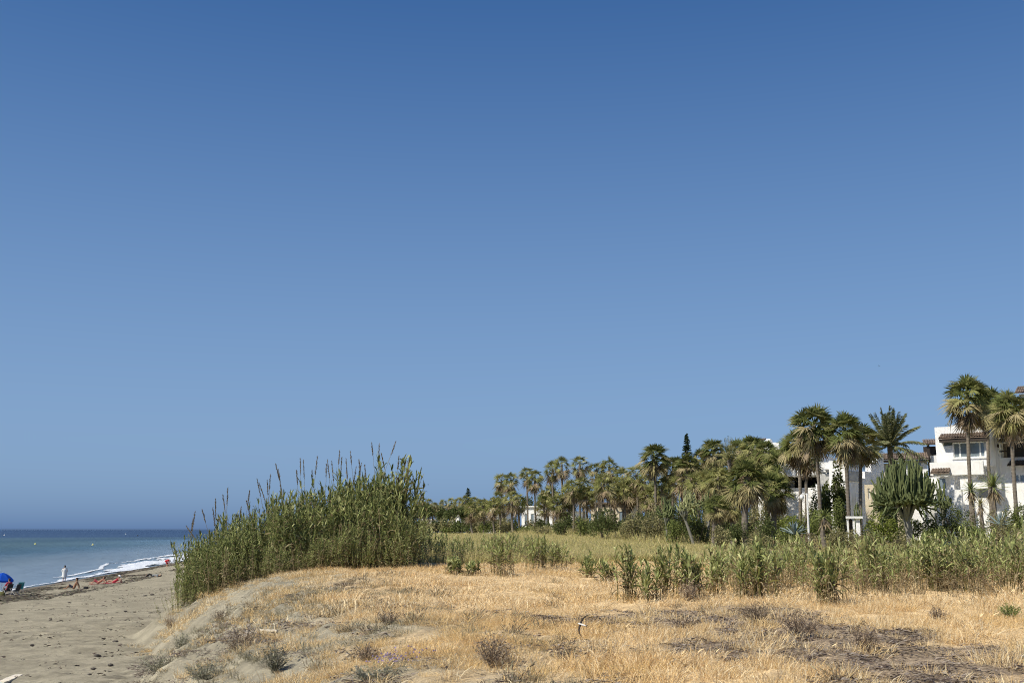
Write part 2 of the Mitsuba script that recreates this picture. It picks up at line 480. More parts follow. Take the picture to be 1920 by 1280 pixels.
def cover(x, y):
    """How thick the dry grass stands, 0 to 1."""
    u = slope_u(x, y)
    n = meshkit.fbm(np.stack([x * 0.5, y * 0.5, x * 0], -1), 3, 91)
    n2 = meshkit.fbm(np.stack([x * 2.2, y * 2.2, x * 0], -1), 2, 92)
    c = smooth01(0.40, 0.66, u + (n - 0.5) * 0.8) * (0.16 + 0.95 * smooth01(0.32, 0.6, n2))
    c = np.maximum(c, 1.0 * smooth01(1.2, 0.6, np.hypot((x + 12.8) / 2.6, (y - 45.5) / 3.2)) * (0.3 + n2))
    c = np.maximum(c, 0.30 * smooth01(0.12, 0.45, u) * smooth01(0.42, 0.62, n2))
    sandy = smooth01(1.1, 0.5, np.hypot((x + 0.4 - (n - .5) * 4) / 2.0, (y - 13.0) / 1.8))
    c = c * (1 - 0.85 * sandy)
    return np.clip(c, 0, 1) * (1 - 0.95 * bare_np(x, y) * smooth01(0.74, 0.58, n2))


def straw(y0, y1, den, names, s0, s1, start, r, thresh=None):
    x, y = scatter(y0, y1, den, r)
    k = r.random(len(x)) < cover(x, y)
    x, y = x[k], y[k]
    z = gz(x, y)
    gold = r.random(len(x)) < smooth01(0.46, 0.68, meshkit.fbm(np.stack([x * 0.3, y * 0.3, x * 0 + 7], -1), 3, 94))
    half = len(names) // 2
    pick = r.integers(0, half, len(x)) + half * gold
    hs = 0.2 + 1.5 * meshkit.fbm(np.stack([x * 0.8, y * 0.8, x * 0], -1), 2, 93)
    for i, nm in enumerate(names):
        m = pick == i
        start = spread('dry_grass', nm, np.stack([x[m], y[m], z[m], r.uniform(s0, s1, m.sum()) * hs[m], np.full(m.sum(), 0.0) + r.normal(0, 0.9, m.sum())], -1), r, 0.12, start)
    return start


r = np.random.default_rng(12)
k = straw(10.5, 24, 17, [f'straw_tuft_{i}' for i in range(6)], 0.8, 1.25, 1, r)
k = straw(24, 52, 7.0, ['far_straw_0', 'far_straw_1'], 0.8, 1.3, k, r)
x, y = scatter(11, 30, 1.6, r)
c = cover(x, y) * smooth01(0.5, 0.62, meshkit.fbm(np.stack([x * 0.35, y * 0.35, x * 0 + 4], -1), 2, 95))
m = r.random(len(x)) < c
k = spread('dry_grass', 'long_straw_0', np.stack([x[m], y[m], gz(x[m], y[m]), r.uniform(0.8, 1.15, m.sum()), r.normal(0, 0.8, m.sum())], -1), r, 0.12, k)
labels['dry_grass'] = {'label': 'dry golden straw grass covering the top of the dune', 'category': 'grass', 'kind': 'stuff'}

# grey-green ground cover on the sandy slope
x, y = scatter(11, 40, 4.0, r)
u = slope_u(x, y)
n = meshkit.fbm(np.stack([(x + .26 * y) * 0.9, y * 0.35, x * 0], -1), 3, 97)
m = (u > 0.1) & (u < 1.05) & (n > 0.47) & (r.random(len(x)) < 0.8)
spread('dune_plants', 'grey_grass', np.stack([x[m], y[m], gz(x[m], y[m]), r.uniform(0.5, 1.25, m.sum()), np.full(m.sum(), np.nan)], -1), r, 0.2)
x, y = scatter(11, 40, 1.5, r)
u = slope_u(x, y)
n = meshkit.fbm(np.stack([(x + .26 * y) * 0.8, y * 0.4, x * 0 + 5], -1), 3, 96)
m = (u > 0.02) & (r.random(len(x)) < smooth01(0.46, 0.62, n) * np.where(u < 1.2, 0.8, 0.22))
spread('dune_plants', 'brown_weed', np.stack([x[m], y[m], gz(x[m], y[m]), r.uniform(0.5, 1.3, m.sum()), np.full(m.sum(), np.nan)], -1), r, 0.2, 30000)
labels['dune_plants'] = {'label': 'sparse grey green and brown low weeds on the sandy dune slope', 'category': 'ground cover', 'kind': 'stuff'}

# green grass of the field behind
x, y = scatter(58, 175, 0.0, r)
n = 9500
y = 56 + 115 * r.random(n) ** 1.25
x = y * r.uniform(-0.11, 0.36, n)
m = (slope_u(x, y) > 1.0) & (y < 150 + 20 * meshkit.fbm(np.stack([x * .1, y * 0, x * 0], -1), 2, 98))
x, y = x[m], y[m]
pick = r.random(len(x)) < 0.5
e = spread('field_grass', 'field_tuft_0', np.stack([x[pick], y[pick], gz(x[pick], y[pick]), r.uniform(0.7, 1.3, pick.sum()) * 0.95, np.full(pick.sum(), np.nan)], -1), r, 0.08)
e2 = spread('field_grass', 'field_tuft_1', np.stack([x[~pick], y[~pick], gz(x[~pick], y[~pick]), r.uniform(0.7, 1.3, (~pick).sum()) * 0.95, np.full((~pick).sum(), np.nan)], -1), r, 0.08, e)
n = 900
y = r.uniform(92, 165, n)
x = y * np.interp(y, [92, 165], [0.17, 0.02]) + r.uniform(-3, 14, n)
spread('field_grass', 'field_tuft_0', np.stack([x, y, gz(x, y), r.uniform(1.4, 2.6, n), np.full(n, np.nan)], -1), r, 0.1, e2)
labels['field_grass'] = {'label': 'yellow green grass of the open field in front of the palm row', 'category': 'grass', 'kind': 'stuff'}

# bark litter on the bare patches
r = np.random.default_rng(14)
mb = Mesh()
n = 110
ang = r.uniform(0, 2 * np.pi, n); q = 0.4 * np.sqrt(r.random(n))
d = np.stack([np.cos(a := r.uniform(0, 6.3, n)), np.sin(a), r.normal(0.05, 0.12, n)], -1)
mb.add(*strips(np.stack([q * np.cos(ang), q * np.sin(ang), r.uniform(0.0, 0.025, n)], -1), d, r.uniform(0.03, 0.13, n), r.uniform(0.008, 0.028, n), 0.1,
               np.array([(0.12, 0.085, 0.065), (0.24, 0.195, 0.16), (0.34, 0.29, 0.24), (0.07, 0.05, 0.04)])[r.integers(0, 4, n)], k=2, side=unit(np.cross(d, np.array([0, 0, 1.0]) + r.normal(0, .35, (n, 3)))), r=r))
group('litter_patch', mb, 'tinted_material')
x, y = scatter(11, 27, 6.0, r)
m = r.random(len(x)) < bare_np(x, y)
spread('bark_litter', 'litter_patch', np.stack([x[m], y[m], gz(x[m], y[m]) + 0.005, r.uniform(0.7, 1.2, m.sum()), np.full(m.sum(), np.nan)], -1), r, 0.05)
k = m.sum() + 1
x, y = scatter(11, 34, 2.2, r)
u = slope_u(x, y)
m = (u > 0.05) & (u < 1.1) & (r.random(len(x)) < smooth01(0.35, 0.65, meshkit.fbm(np.stack([(x + .26 * y) * 1.2, y * 0.3, x * 0], -1), 3, 99)))
k = spread('bark_litter', 'litter_patch', np.stack([x[m], y[m], gz(x[m], y[m]) + 0.005, r.uniform(0.8, 1.5, m.sum()), np.full(m.sum(), np.nan)], -1), r, 0.05, k)
y = 26 + 70 * r.random(380)
x = foot_top(y * 0, y)[0] - 0.5 - 22 * r.random(380) ** 1.4
scene['litter_bits'] = {'type': 'shapegroup', 'blades': shape(Mesh().add(*strips(r.normal(0, .35, (9, 3)) * [1, 1, 0] + [0, 0, .02], r.normal(0, 1, (9, 3)) * [1, 1, .15], r.uniform(.05, .16, 9), .04, .1, tone((.13, .11, .085), .5, 9, r), k=2, side=np.repeat([[.3, .3, .9]], 9, 0), r=r)), 'tinted_material')}
spread('bark_litter', 'litter_bits', np.stack([x, y, gz(x, y) + 0.005, r.uniform(0.5, 1.2, 380), np.full(380, np.nan)], -1), r, 0.05, k)
labels['bark_litter'] = {'label': 'grey brown bark litter and scraps on the bare patches and the sand', 'category': 'litter', 'kind': 'stuff'}

# ------------------------------------------------------------------ reeds
GREEN = np.array([(0.27, 0.305, 0.115), (0.36, 0.39, 0.155), (0.47, 0.475, 0.225), (0.16, 0.19, 0.075)])
DRYC = np.array([(0.33, 0.26, 0.15), (0.24, 0.18, 0.11), (0.40, 0.33, 0.20)])


def cane(r, h, nleaf, L, W, low=0.3, dry=0.15, tuft=1.0, stemr=0.011):
    m = Mesh()
    lean = r.normal(0, 0.07, 2)
    t = np.linspace(0, 1, 5)
    pts = np.stack([lean[0] * h * t ** 1.6, lean[1] * h * t ** 1.6, h * 0.97 * t], -1)
    stem = (0.17, 0.16, 0.06) if r.random() > dry else (0.30, 0.24, 0.14)
    m.add(*tube(pts, stemr * (1 - 0.6 * t), 3, cap=False), stem)
    f = low + (1 - low) * np.sort(r.random(nleaf) ** 0.75)
    P = np.stack([np.interp(f, t, pts[:, k]) for k in range(3)], -1)
    a = r.uniform(0, 6.28) + np.pi * (np.arange(nleaf) % 2) + r.normal(0, 0.55, nleaf)
    el = np.radians(44 + 30 * f ** 2 + r.normal(0, 10, nleaf))
    D = np.stack([np.cos(a) * np.cos(el), np.sin(a) * np.cos(el), np.sin(el)], -1)
    gone = (r.random(nleaf) < dry + 0.55 * (1 - (f - low) / (1 - low)) ** 2 * (dry > 0))
    C = np.where(gone[:, None], DRYC[r.integers(0, 3, nleaf)], GREEN[r.integers(0, 4, nleaf)]) * (0.8 + 0.4 * r.random((nleaf, 1)))
    dr_ = np.where(gone, r.uniform(0.7, 1.1, nleaf), r.uniform(0.15, 0.65, nleaf))
    m.add(*strips(P, D, L * r.uniform(0.6, 1.15, nleaf) * (1 - 0.35 * f ** 3), W * r.uniform(0.7, 1.2, nleaf), dr_, C, k=3, r=r,
                  side=unit(np.stack([-np.sin(a), np.cos(a), r.normal(0, 0.5, nleaf)], -1))))
    return m


r = np.random.default_rng(21)
NV = 8
for i in range(NV):
    group(f'tall_cane_{i}', cane(r, 1.0, 36, 0.19, 0.0195, low=0.06, dry=0.06, stemr=0.004), 'leaf_material')
GREEN = GREEN * 1.2                                   # young growth is a fresher green
for i in range(NV):
    group(f'young_cane_{i}', cane(r, 1.0, 17, 0.30, 0.034, low=0.28, dry=0.18, stemr=0.007), 'leaf_material')
group('dry_cane', cane(r, 1.0, 14, 0.22, 0.02, low=0.05, dry=1.0, stemr=0.008), 'leaf_material')

BASE = np.array([(335, 1117), (420, 1110), (480, 1100), (600, 1078), (640, 1068), (740, 1062), (840, 1052)])
TOP = np.array([(335, 1100), (352, 1060), (372, 1012), (388, 988), (430, 972), (480, 955), (530, 932), (560, 922), (600, 908), (650, 890), (690, 884), (708, 866), (728, 862), (745, 880), (757, 896), (768, 920), (780, 975), (800, 1000), (840, 1005)])


def clumps(name, nc, per, pxs, Ds, rise, groups, r, rad=0.4, tilt_=0.10, start=1, h0=0.7, outward=None, gaps=0.0):
    """Canes in clumps: each clump has its own height and lean."""
    rows = [[] for _ in groups]
    for i in range(nc):
        px, D = pxs(r), Ds(r)
        if gaps and meshkit.noise(np.array([px * 0.022, D * 0.25, 3.0])) < gaps:
            continue
        lean_ = r.normal(0, tilt_, 2) + (np.array([outward(px), 0]) if outward else 0)
        hf = r.uniform(h0, 1.0)
        for k in range(r.integers(per[0], per[1])):
            x0 = at(px, 990, D)[0] + r.normal(0, rad); y0 = D + r.normal(0, rad)
            top = at(px, rise(px), D)[2]
            z = float(gz(x0, y0, False))
            h = (top - z) * hf * r.uniform(0.62, 1.04)
            if h > 0.3:
                rows[r.integers(0, len(groups))].append((x0, y0, z - 0.03, h, np.nan, lean_[0] + r.normal(0, 0.05), lean_[1] + r.normal(0, 0.05)))
    for g, rw in zip(groups, rows):
        if rw:
            start = spread(name, g, np.array(rw), r, 0.0, start)
    return start


topline = lambda px: float(np.interp(px, TOP[:, 0], TOP[:, 1]) - 8)
botline = lambda px: float(np.interp(px, BASE[:, 0], BASE[:, 1]))
tall = [f'tall_cane_{i}' for i in range(NV)]
young = [f'young_cane_{i}' for i in range(NV)]
out = lambda px: 0.05 * ((px - 590) / 200)
k = clumps('giant_reed_thicket', 120, (9, 20), lambda r: r.uniform(368, 738), lambda r: 49.6 + 6.0 * r.random(), topline, tall, r, 0.40, 0.09, h0=0.62, outward=out)
k = clumps('giant_reed_thicket', 70, (5, 12), lambda r: r.uniform(350, 775), lambda r: 48.0 + 1.6 * r.random(), lambda px: topline(px) * 0.5 + 0.5 * botline(px), tall, r, 0.35, 0.2, k, h0=0.5, outward=out)
k = clumps('giant_reed_thicket', 30, (3, 7), lambda r: r.uniform(365, 770), lambda r: 47.8 + 2.5 * r.random(), lambda px: topline(px) * 0.6 + 0.4 * botline(px), ['dry_cane'], r, 0.4, 0.16, k, h0=0.5)
k = clumps('giant_reed_thicket', 34, (6, 14), lambda r: r.uniform(354, 470), lambda r: 48.2 + 3.0 * r.random(), lambda px: topline(px) * 0.75 + 0.25 * botline(px), tall, r, 0.36, 0.10, k, h0=0.62)
k = clumps('giant_reed_thicket', 16, (8, 16), lambda r: r.uniform(690, 765), lambda r: 48.6 + 4.0 * r.random(), lambda px: topline(px) * 0.8 + 0.2 * botline(px), tall, r, 0.36, 0.08, k, h0=0.62)
labels['giant_reed_thicket'] = {'label': 'big dense thicket of green giant reeds on the dune beside the beach', 'category': 'reeds', 'kind': 'stuff'}

# flowering reeds: a thin stem with a narrow dry plume, standing out above the thicket
PLUMES = [(349, 985, 12), (362, 972, 2), (366, 958, 0), (379, 955, 10), (399, 952, 2), (404, 935, 3), (413, 966, 1), (427, 915, 0), (418, 928, 5), (452, 950, 2), (462, 938, 4), (468, 920, 1),
          (486, 905, 5), (482, 898, 4), (501, 900, 2), (507, 890, 1), (517, 870, 8), (522, 880, 4), (527, 912, 2), (556, 882, 2), (563, 860, 1), (569, 862, 1), (585, 882, 3), (595, 855, 1), (612, 870, -1), (614, 862, 2),
          (622, 865, 2), (637, 845, 0), (641, 858, -1), (649, 860, -2), (657, 846, 0), (668, 875, 1), (673, 862, 0), (678, 868, -3), (684, 872, -2), (697, 830, 3), (711, 832, -2), (715, 850, -1), (742, 828, -12),
          (748, 855, -1), (761, 862, -3), (765, 868, -2), (775, 892, -3), (784, 905, -5)]
r = np.random.default_rng(23)
for i, (px, py, lean) in enumerate(PLUMES):
    D = 50.5 + 3.5 * r.random()
    tip = at(px, py, D)
    foot = at(px + lean * 6.0 + r.normal(0, 16), 1060, D); foot[2] = float(gz(foot[0], D, False))
    mid = (tip * 0.55 + foot * 0.45) + np.array([(-lean) * 0.008 + r.normal(0, .08), r.normal(0, .1), 0.2])
    pts = bezier([foot, mid, tip], 9)
    t = thing('flowering_reed', 'tall thin reed with narrow dry brown plume rising above the green thicket', 'reed', 'flowering reeds above the thicket')
    m = Mesh().add(*tube(pts, 0.013 * np.linspace(1, 0.45, 9), 4), (0.24, 0.20, 0.10))
    put(shape(m, 'tinted_material'), 'stem', t)
    PL = r.uniform(0.65, 1.0)
    n = 130
    d0 = unit(pts[-1] - pts[-3])
    f = r.random(n)
    P = tip - d0 * PL * f[:, None]
    D_ = unit(d0 + r.normal(0, 0.22, (n, 3)))
    m = Mesh().add(*strips(P, D_, 0.17 * (0.45 + 0.8 * f * (1.3 - f)) * r.uniform(0.6, 1.2, n), 0.024, 0.08, tone((0.27, 0.22, 0.15), 0.25, n, r), k=2, r=r))
    put(shape(m, 'straw_material'), 'plume', t)

# young reeds
xtop = lambda px: np.interp(px, [1330, 1380, 1450, 1560, 1650, 1720, 1790, 1850, 1920, 2000], [1026, 1004, 996, 1004, 1000, 998, 988, 980, 968, 965])
k = clumps('reed_bed', 300, (5, 12), lambda r: 1350 + 800 * r.random(), lambda r: 27.5 + 19 * r.random() ** 1.3, xtop, young, r, 0.26, 0.11, h0=0.5, gaps=0.36)
k = clumps('reed_bed', 130, (4, 9), lambda r: 1345 + 800 * r.random(), lambda r: 25.5 + 16 * r.random(), lambda px: xtop(px) + 34, ['dry_cane'], r, 0.35, 0.2, k, h0=0.4)
labels['reed_bed'] = {'label': 'wide bed of young green reeds in front of the white villa garden', 'category': 'reeds', 'kind': 'stuff'}
k = clumps('reed_fringe', 62, (4, 11), lambda r: r.uniform(795, 1065), lambda r: 51 + 16 * r.random(), lambda px: np.interp(px, [795, 850, 900, 960, 1010, 1040, 1065], [985, 994, 998, 990, 1004, 1012, 1026]), young, r, 0.4, 0.1, h0=0.55)
labels['reed_fringe'] = {'label': 'looser fringe of young reeds between the tall thicket and the field', 'category': 'reeds', 'kind': 'stuff'}

# single clumps in front: (px base, py base, py top, half width px, canes, label)
CLUMPS = [(850, 1082, 1046, 14, 9, 'small bright green reed tuft below the thicket, leftmost of the small tufts'),
          (885, 1083, 1056, 10, 7, 'low grey green reed tuft just right of the leftmost small tuft'),
          (940, 1082, 998, 17, 14, 'upright green reed clump standing alone left of the field grass'),
          (1008, 1072, 1006, 20, 14, 'dense reed clump at the left edge of the field grass'),
          (1048, 1068, 1020, 16, 10, 'shorter reed clump touching the left edge of the field grass'),
          (1102, 1085, 1042, 10, 7, 'thin low reed tuft in front of the middle of the field'),
          (1138, 1090, 1052, 12, 8, 'second thin low reed tuft in front of the field, half hidden by straw'),
          (1178, 1124, 1030, 18, 12, 'tall reed clump with bare brown canes, left end of the front row'),
          (1215, 1128, 1070, 10, 6, 'short sparse reed clump between two taller clumps of the front row'),
          (1252, 1118, 1030, 17, 12, 'reed clump with bright green blades behind the bushy brown dry tuft'),
          (1292, 1125, 1040, 18, 12, 'reed clump with mixed green and brown canes beside the dry tuft'),
          (1338, 1110, 1030, 15, 11, 'slim upright reed clump left of the wide reed bed'),
          (1415, 1126, 1015, 26, 16, 'broad reed clump bulging forward from the reed bed towards the litter'),
          (1552, 1140, 1030, 18, 13, 'foremost reed clump of the reed bed, with pale banded blades'),
          (1640, 1112, 1010, 20, 13, 'tall dark green reed clump in the middle of the reed bed front'),
          (1745, 1112, 1012, 24, 14, 'spreading reed clump with tangled dry base right of the reed bed middle')]
r = np.random.default_rng(27)
for px, py, ptop, hw, nc, lab in CLUMPS:
    ptop, hw, nc = ptop - (14 if px > 1150 else 5), hw * 1.45, int(nc * 1.6)
    D = min(1.72 * F_PX / (py - HORIZON), 60)
    c = at(px, py, D)
    h = at(px, ptop, D)[2] - float(gz(c[0], D, False))
    m = Mesh()
    for j in range(nc):
        hh = h * r.uniform(0.55, 1.03)
        x, y = c[0] + r.normal(0, 0.5) * hw * D / F_PX, D + r.normal(0, 0.22)
        cm = cane(r, hh, 19, 0.46, 0.046, low=0.25, dry=0.12, stemr=0.010)
        m.join(cm, rotz(r.uniform(0, 6.28)), (x, y, float(gz(x, y)) - 0.03))
    for j in range(nc // 2):
        x, y = c[0] + r.normal(0, 0.6) * hw * D / F_PX, D + r.normal(0, 0.25)
        m.join(cane(r, h * r.uniform(0.2, 0.5), 12, 0.3, 0.025, low=0.03, dry=1.0, stemr=0.009), rotz(r.uniform(0, 6.28)), (x, y, float(gz(x, y)) - 0.03))
    t = thing('reed_clump', lab, 'reed clump', 'single reed clumps in front of the field and the reed bed')
    scene[t] = shape(m, 'leaf_material')
# ------------------------------------------------------------------ palms
def bark(name, a, b, ring):
    def fn(p, n, uv):
        g = mikit.fbm(p.x * 3, p.y * 3, p.z * 1.2, 3)
        rings = 0.5 + 0.5 * dr.sin(p.z * ring + 3 * g)
        return mikit.mix(a, b, 0.65 * g + 0.35 * rings)
    scene[name] = {'type': 'twosided', 'bsdf': {'type': 'principled', 'base_color': mikit.proc(fn), 'roughness': 0.9, 'specular': 0.2}}


bark('palm_bark', (0.115, 0.095, 0.075), (0.27, 0.235, 0.195), 22.0)
bark('grey_bark', (0.14, 0.13, 0.11), (0.33, 0.30, 0.26), 5.0)
PGREEN = np.array([(0.15, 0.175, 0.06), (0.24, 0.25, 0.09), (0.34, 0.33, 0.14)])
PKHAKI = np.array([(0.36, 0.32, 0.16), (0.26, 0.25, 0.105), (0.45, 0.385, 0.22)])
PDEAD = np.array([(0.35, 0.27, 0.18), (0.45, 0.36, 0.255), (0.21, 0.16, 0.11)])


def fan_frond(r, el, cols, nseg=22, R=0.95, pet=0.95, droop=0.25):
    """A fan leaf leaving the origin in the xz plane, raised by el degrees."""
    e = math.radians(el)
    d = np.array([math.cos(e), 0, math.sin(e)])
    m = Mesh()
    c = cols[r.integers(0, len(cols))]
    sag = np.array([0, 0, -0.12 * pet])
    hub = d * pet + sag
    m.add(*strips(np.zeros((1, 3)), hub[None], np.linalg.norm(hub), 0.055, 0.0, c * 1.1, k=2, side=np.array([[0, 1.0, 0]]), r=r))
    d2 = unit(d + np.array([0, 0, -0.62 if el > 5 else -0.35]))
    roll = r.normal(0, 0.45)
    n_ = np.cross(np.array([0, 1.0, 0]), d2)
    yv = np.array([0, 1.0, 0]) * math.cos(roll) + n_ * math.sin(roll); n_ = np.cross(yv, d2)
    a = np.radians(np.linspace(-118, 118, nseg) + r.normal(0, 2, nseg))
    D = np.cos(a)[:, None] * d2 + np.sin(a)[:, None] * yv + n_ * (0.38 * np.abs(np.sin(a)))[:, None] * -1
    L = R * (0.72 + 0.28 * np.cos(a * 0.75)) * r.uniform(0.9, 1.05, nseg)
    side = unit(np.cross(D, n_[None] + r.normal(0, 0.35, (nseg, 3))))
    C = c[None] * (0.82 + 0.36 * r.random((nseg, 1)))
    m.add(*strips(np.repeat(hub[None], nseg, 0), D, L, 0.095 * R, droop * r.uniform(0.6, 1.5, nseg), C, k=3, side=side, r=r))
    return m


def feather_frond(r, el, cols, Lr=3.0, npin=34, pin=0.42, droop=0.4, vee=0.5):
    e = math.radians(el)
    d = np.array([math.cos(e), 0, math.sin(e)])
    t = np.linspace(0, 1, 9)
    pts = d[None] * (Lr * t)[:, None] + np.array([0, 0, -1.0]) * (droop * Lr * t ** 2.2)[:, None]
    m = Mesh().add(*tube(pts, 0.03 * (1 - 0.8 * t), 3, cap=False), (0.25, 0.24, 0.10))
    f = np.linspace(0.10, 0.995, npin)
    P = np.stack([np.interp(f, t, pts[:, k]) for k in range(3)], -1)
    tg = unit(np.stack([np.interp(f, t, np.gradient(pts[:, k])) for k in range(3)], -1))
    up = unit(np.cross(tg, np.array([0, -1.0, 0])))
    for s in (-1, 1):
        D = unit(tg * 0.75 + s * np.array([0, 1.0, 0]) * 0.75 + up * vee * r.uniform(0.5, 1.4, (npin, 1)))
        L = pin * np.sin(np.pi * (0.12 + 0.83 * f)) ** 0.6 * r.uniform(0.85, 1.1, npin)
        c = cols[r.integers(0, len(cols), npin)] * (0.8 + 0.4 * r.random((npin, 1)))
        m.add(*strips(P, D, L, 0.05, 0.15, c, k=2, r=r))
    return m


def bank(name, mesh, bsdf):
    key = numbered(name)
    group(key, mesh, bsdf)
    return key


def leaf_copy(g, M, off):
    return {'type': 'instance', 'group': {'type': 'ref', 'id': g}, 'to_world': tmat(M, off)}


r = np.random.default_rng(31)
FAN = {}
for el in (78, 58, 38, 18, 0, -20):
    FAN[el] = [bank('bank_fan', fan_frond(r, el + r.normal(0, 4), PGREEN), 'leaf_material') for _ in range(3)]
FAN_K = {el: [bank('bank_fan', fan_frond(r, el, PKHAKI, droop=0.5), 'leaf_material') for _ in range(3)] for el in (-22, -45)}
FAN_D = {el: [bank('bank_fan', fan_frond(r, el, PDEAD, nseg=18, droop=0.6), 'straw_material') for _ in range(3)] for el in (-55, -74)}
FAN_MESH = [(fan_frond(r, el, PGREEN, nseg=14)) for el in (75, 55, 35, 15, -5, -22) for _ in range(2)]
KHA_MESH = [(fan_frond(r, el, PKHAKI, nseg=14, droop=0.5)) for el in (-15, -32, -48) for _ in range(2)]
DEAD_MESH = [(fan_frond(r, el, PDEAD, nseg=12, droop=0.6)) for el in (-55, -74) for _ in range(2)]


def tilt(r, k=0.3):
    a, b = r.normal(0, k, 2)
    return np.array([[math.cos(a), 0, math.sin(a)], [0, 1, 0], [-math.sin(a), 0, math.cos(a)]]) @ np.array([[1, 0, 0], [0, math.cos(b), -math.sin(b)], [0, math.sin(b), math.cos(b)]])


def crown_plan(r, big=True):
    """(kind, elevation, turn, drop) of each leaf of one fan palm crown, from the top down."""
    out, a = [], r.uniform(0, 6.28)
    plan = [('g', 78, 6, 0), ('g', 58, 8, 0.03), ('g', 38, 9, 0.08), ('g', 18, 9, 0.15), ('g', 0, 7, 0.25), ('k', -22, 8, 0.35), ('g', -20, 3, 0.5), ('d', -55, 4, 0.6), ('k', -45, 10, 0.8), ('d', -55, 6, 1.0), ('d', -74, 14, 1.4)]
    for kind, el, n, drop in plan:
        for i in range(n if big else max(2, int(n * 0.7))):
            a += 2.39996 + r.normal(0, 0.25)
            out.append((kind, el, a, drop + r.normal(0, 0.05)))
    return out


def trunk_mesh(base, top, rad, r, bend=0.25):
    mid = (base + top) / 2 + np.array([r.normal(0, bend), r.normal(0, bend), 0])
    pts = bezier([base, mid, top], 12)
    t = np.linspace(0, 1, 12)
    R = rad * (0.78 + 0.75 * np.exp(-t * 9) + 0.12 * np.exp(-(1 - t) * 6)) * (1 + 0.05 * r.normal(size=12))
    return tube(pts, R, 9)


def fan_palm(px, pytop, D, label, size=1.0, pxbase=None, group_=None, parts=True, rad=0.19, name='fan_palm', dead=1.0):
    """The trunk's head stands so that the topmost leaves reach photograph row pytop."""
    head = at(px, pytop, D)
    head[2] -= 1.55 * size
    b = at(pxbase if pxbase is not None else px + 2, 985, D)
    base = np.array([b[0], D, float(gz(b[0], D, False)) - 0.1])
    seed = int(px * 7 + D)
    r = np.random.default_rng(seed)
    t = thing(name, label, 'palm tree', group_)
    put(mikit.ply(trunk_mesh(base, head, rad, r), 'palm_bark', smooth=40), 'trunk', t)
    plan = crown_plan(r, parts)
    hang, few = r.uniform(0.7, 1.35), r.uniform(0.0, 0.22)
    plan = [(k_, e_, a_, d_ * hang) for k_, e_, a_, d_ in plan if k_ == 'g' or r.random() > few]
    size *= r.uniform(0.95, 1.08)
    if parts:
        tops = {}
        for kind, el, a, drop in plan:
            pool = {'g': FAN, 'k': FAN_K, 'd': FAN_D}[kind][el]
            if kind == 'd' and r.random() > dead:
                continue
            s = size * r.uniform(0.85, 1.12) * (0.76 if kind == 'd' else 1)
            M = tilt(r) @ rotz(a) * s
            put(leaf_copy(pool[r.integers(0, 3)], M, head + np.array([0, 0, -drop * 0.55 * size])), {'g': 'frond', 'k': 'frond', 'd': 'dead_frond'}[kind], t)
    else:
        g, dd = Mesh(), Mesh()
        for kind, el, a, drop in plan:
            s = size * r.uniform(0.85, 1.12)
            pool = {'g': FAN_MESH, 'k': KHA_MESH, 'd': DEAD_MESH}[kind]
            idx = {'g': {78: 0, 58: 2, 38: 4, 18: 6, 0: 8, -20: 10}, 'k': {-22: 0, -45: 4}, 'd': {-55: 0, -74: 2}}[kind][el] + r.integers(0, 2)
            (dd if kind == 'd' else g).join(pool[idx], tilt(r) @ rotz(a) * s, head + np.array([0, 0, -drop * 0.55 * size]))
        put(shape(g, 'leaf_material'), 'crown', t)
        put(shape(dd, 'straw_material'), 'dead_skirt', t)
    return t


FEA = {el: [bank('bank_feather', feather_frond(r, el, PGREEN * np.array([0.9, 0.92, 1.25]), npin=50, pin=0.46, droop=dp), 'leaf_material') for _ in range(2)] for el, dp in ((82, 0.06), (66, 0.14), (48, 0.28), (28, 0.42), (5, 0.5))}
FEA_MESH = {el: feather_frond(r, el, PGREEN * np.array([1.15, 1.1, 1.3]), npin=22, pin=0.5, droop=dp) for el, dp in ((80, 0.08), (60, 0.2), (38, 0.38), (12, 0.5))}


def date_palm(px, pytop, D, label, size=1.0, parts=True, rad=0.26):
    head = at(px, pytop, D); head[2] -= 2.85 * size
    base = np.array([head[0] + 0.1, D, float(gz(head[0], D, False)) - 0.1])
    r = np.random.default_rng(int(px * 3 + D))
    t = thing('date_palm', label, 'palm tree')
    put(mikit.ply(trunk_mesh(base, head, rad, r, 0.1), 'palm_bark', smooth=40), 'trunk', t)
    pool = FEA if parts else FEA_MESH
    a, m = r.uniform(0, 6.28), Mesh()
    for el, n in zip(pool, (16, 16, 12, 9, 6) if parts else (6, 8, 8, 6)):
        for i in range(n):
            a += 2.39996 + r.normal(0, 0.2)
            s = size * r.uniform(0.85, 1.08)
            if parts:
                put(leaf_copy(pool[el][r.integers(0, 2)], rotz(a) * s, head), 'frond', t)
            else:
                m.join(pool[el], rotz(a) * s, head)
    if not parts:
        put(shape(m, 'leaf_material'), 'crown', t)
    return t


# the villa's palms
fan_palm(1810, 702, 92, 'tall shaggy fan palm in front of the villa windows, leftmost of the villa palms', 1.22, 1822)
fan_palm(1849, 722, 99, 'fan palm with dark trunk just right of the tallest villa palm, crown partly hidden', 1.12, 1862)
fan_palm(1880, 733, 104, 'rear fan palm at the villa, thin dark trunk between two other palms', 1.05, 1884)
fan_palm(1892, 728, 86, 'bright green fan palm nearest the right edge with pale trunk and orange collar', 1.12, 1908, dead=0.6)
fan_palm(1936, 742, 97, 'fan palm cut off by the right edge of the photo', 1.1, 1940)
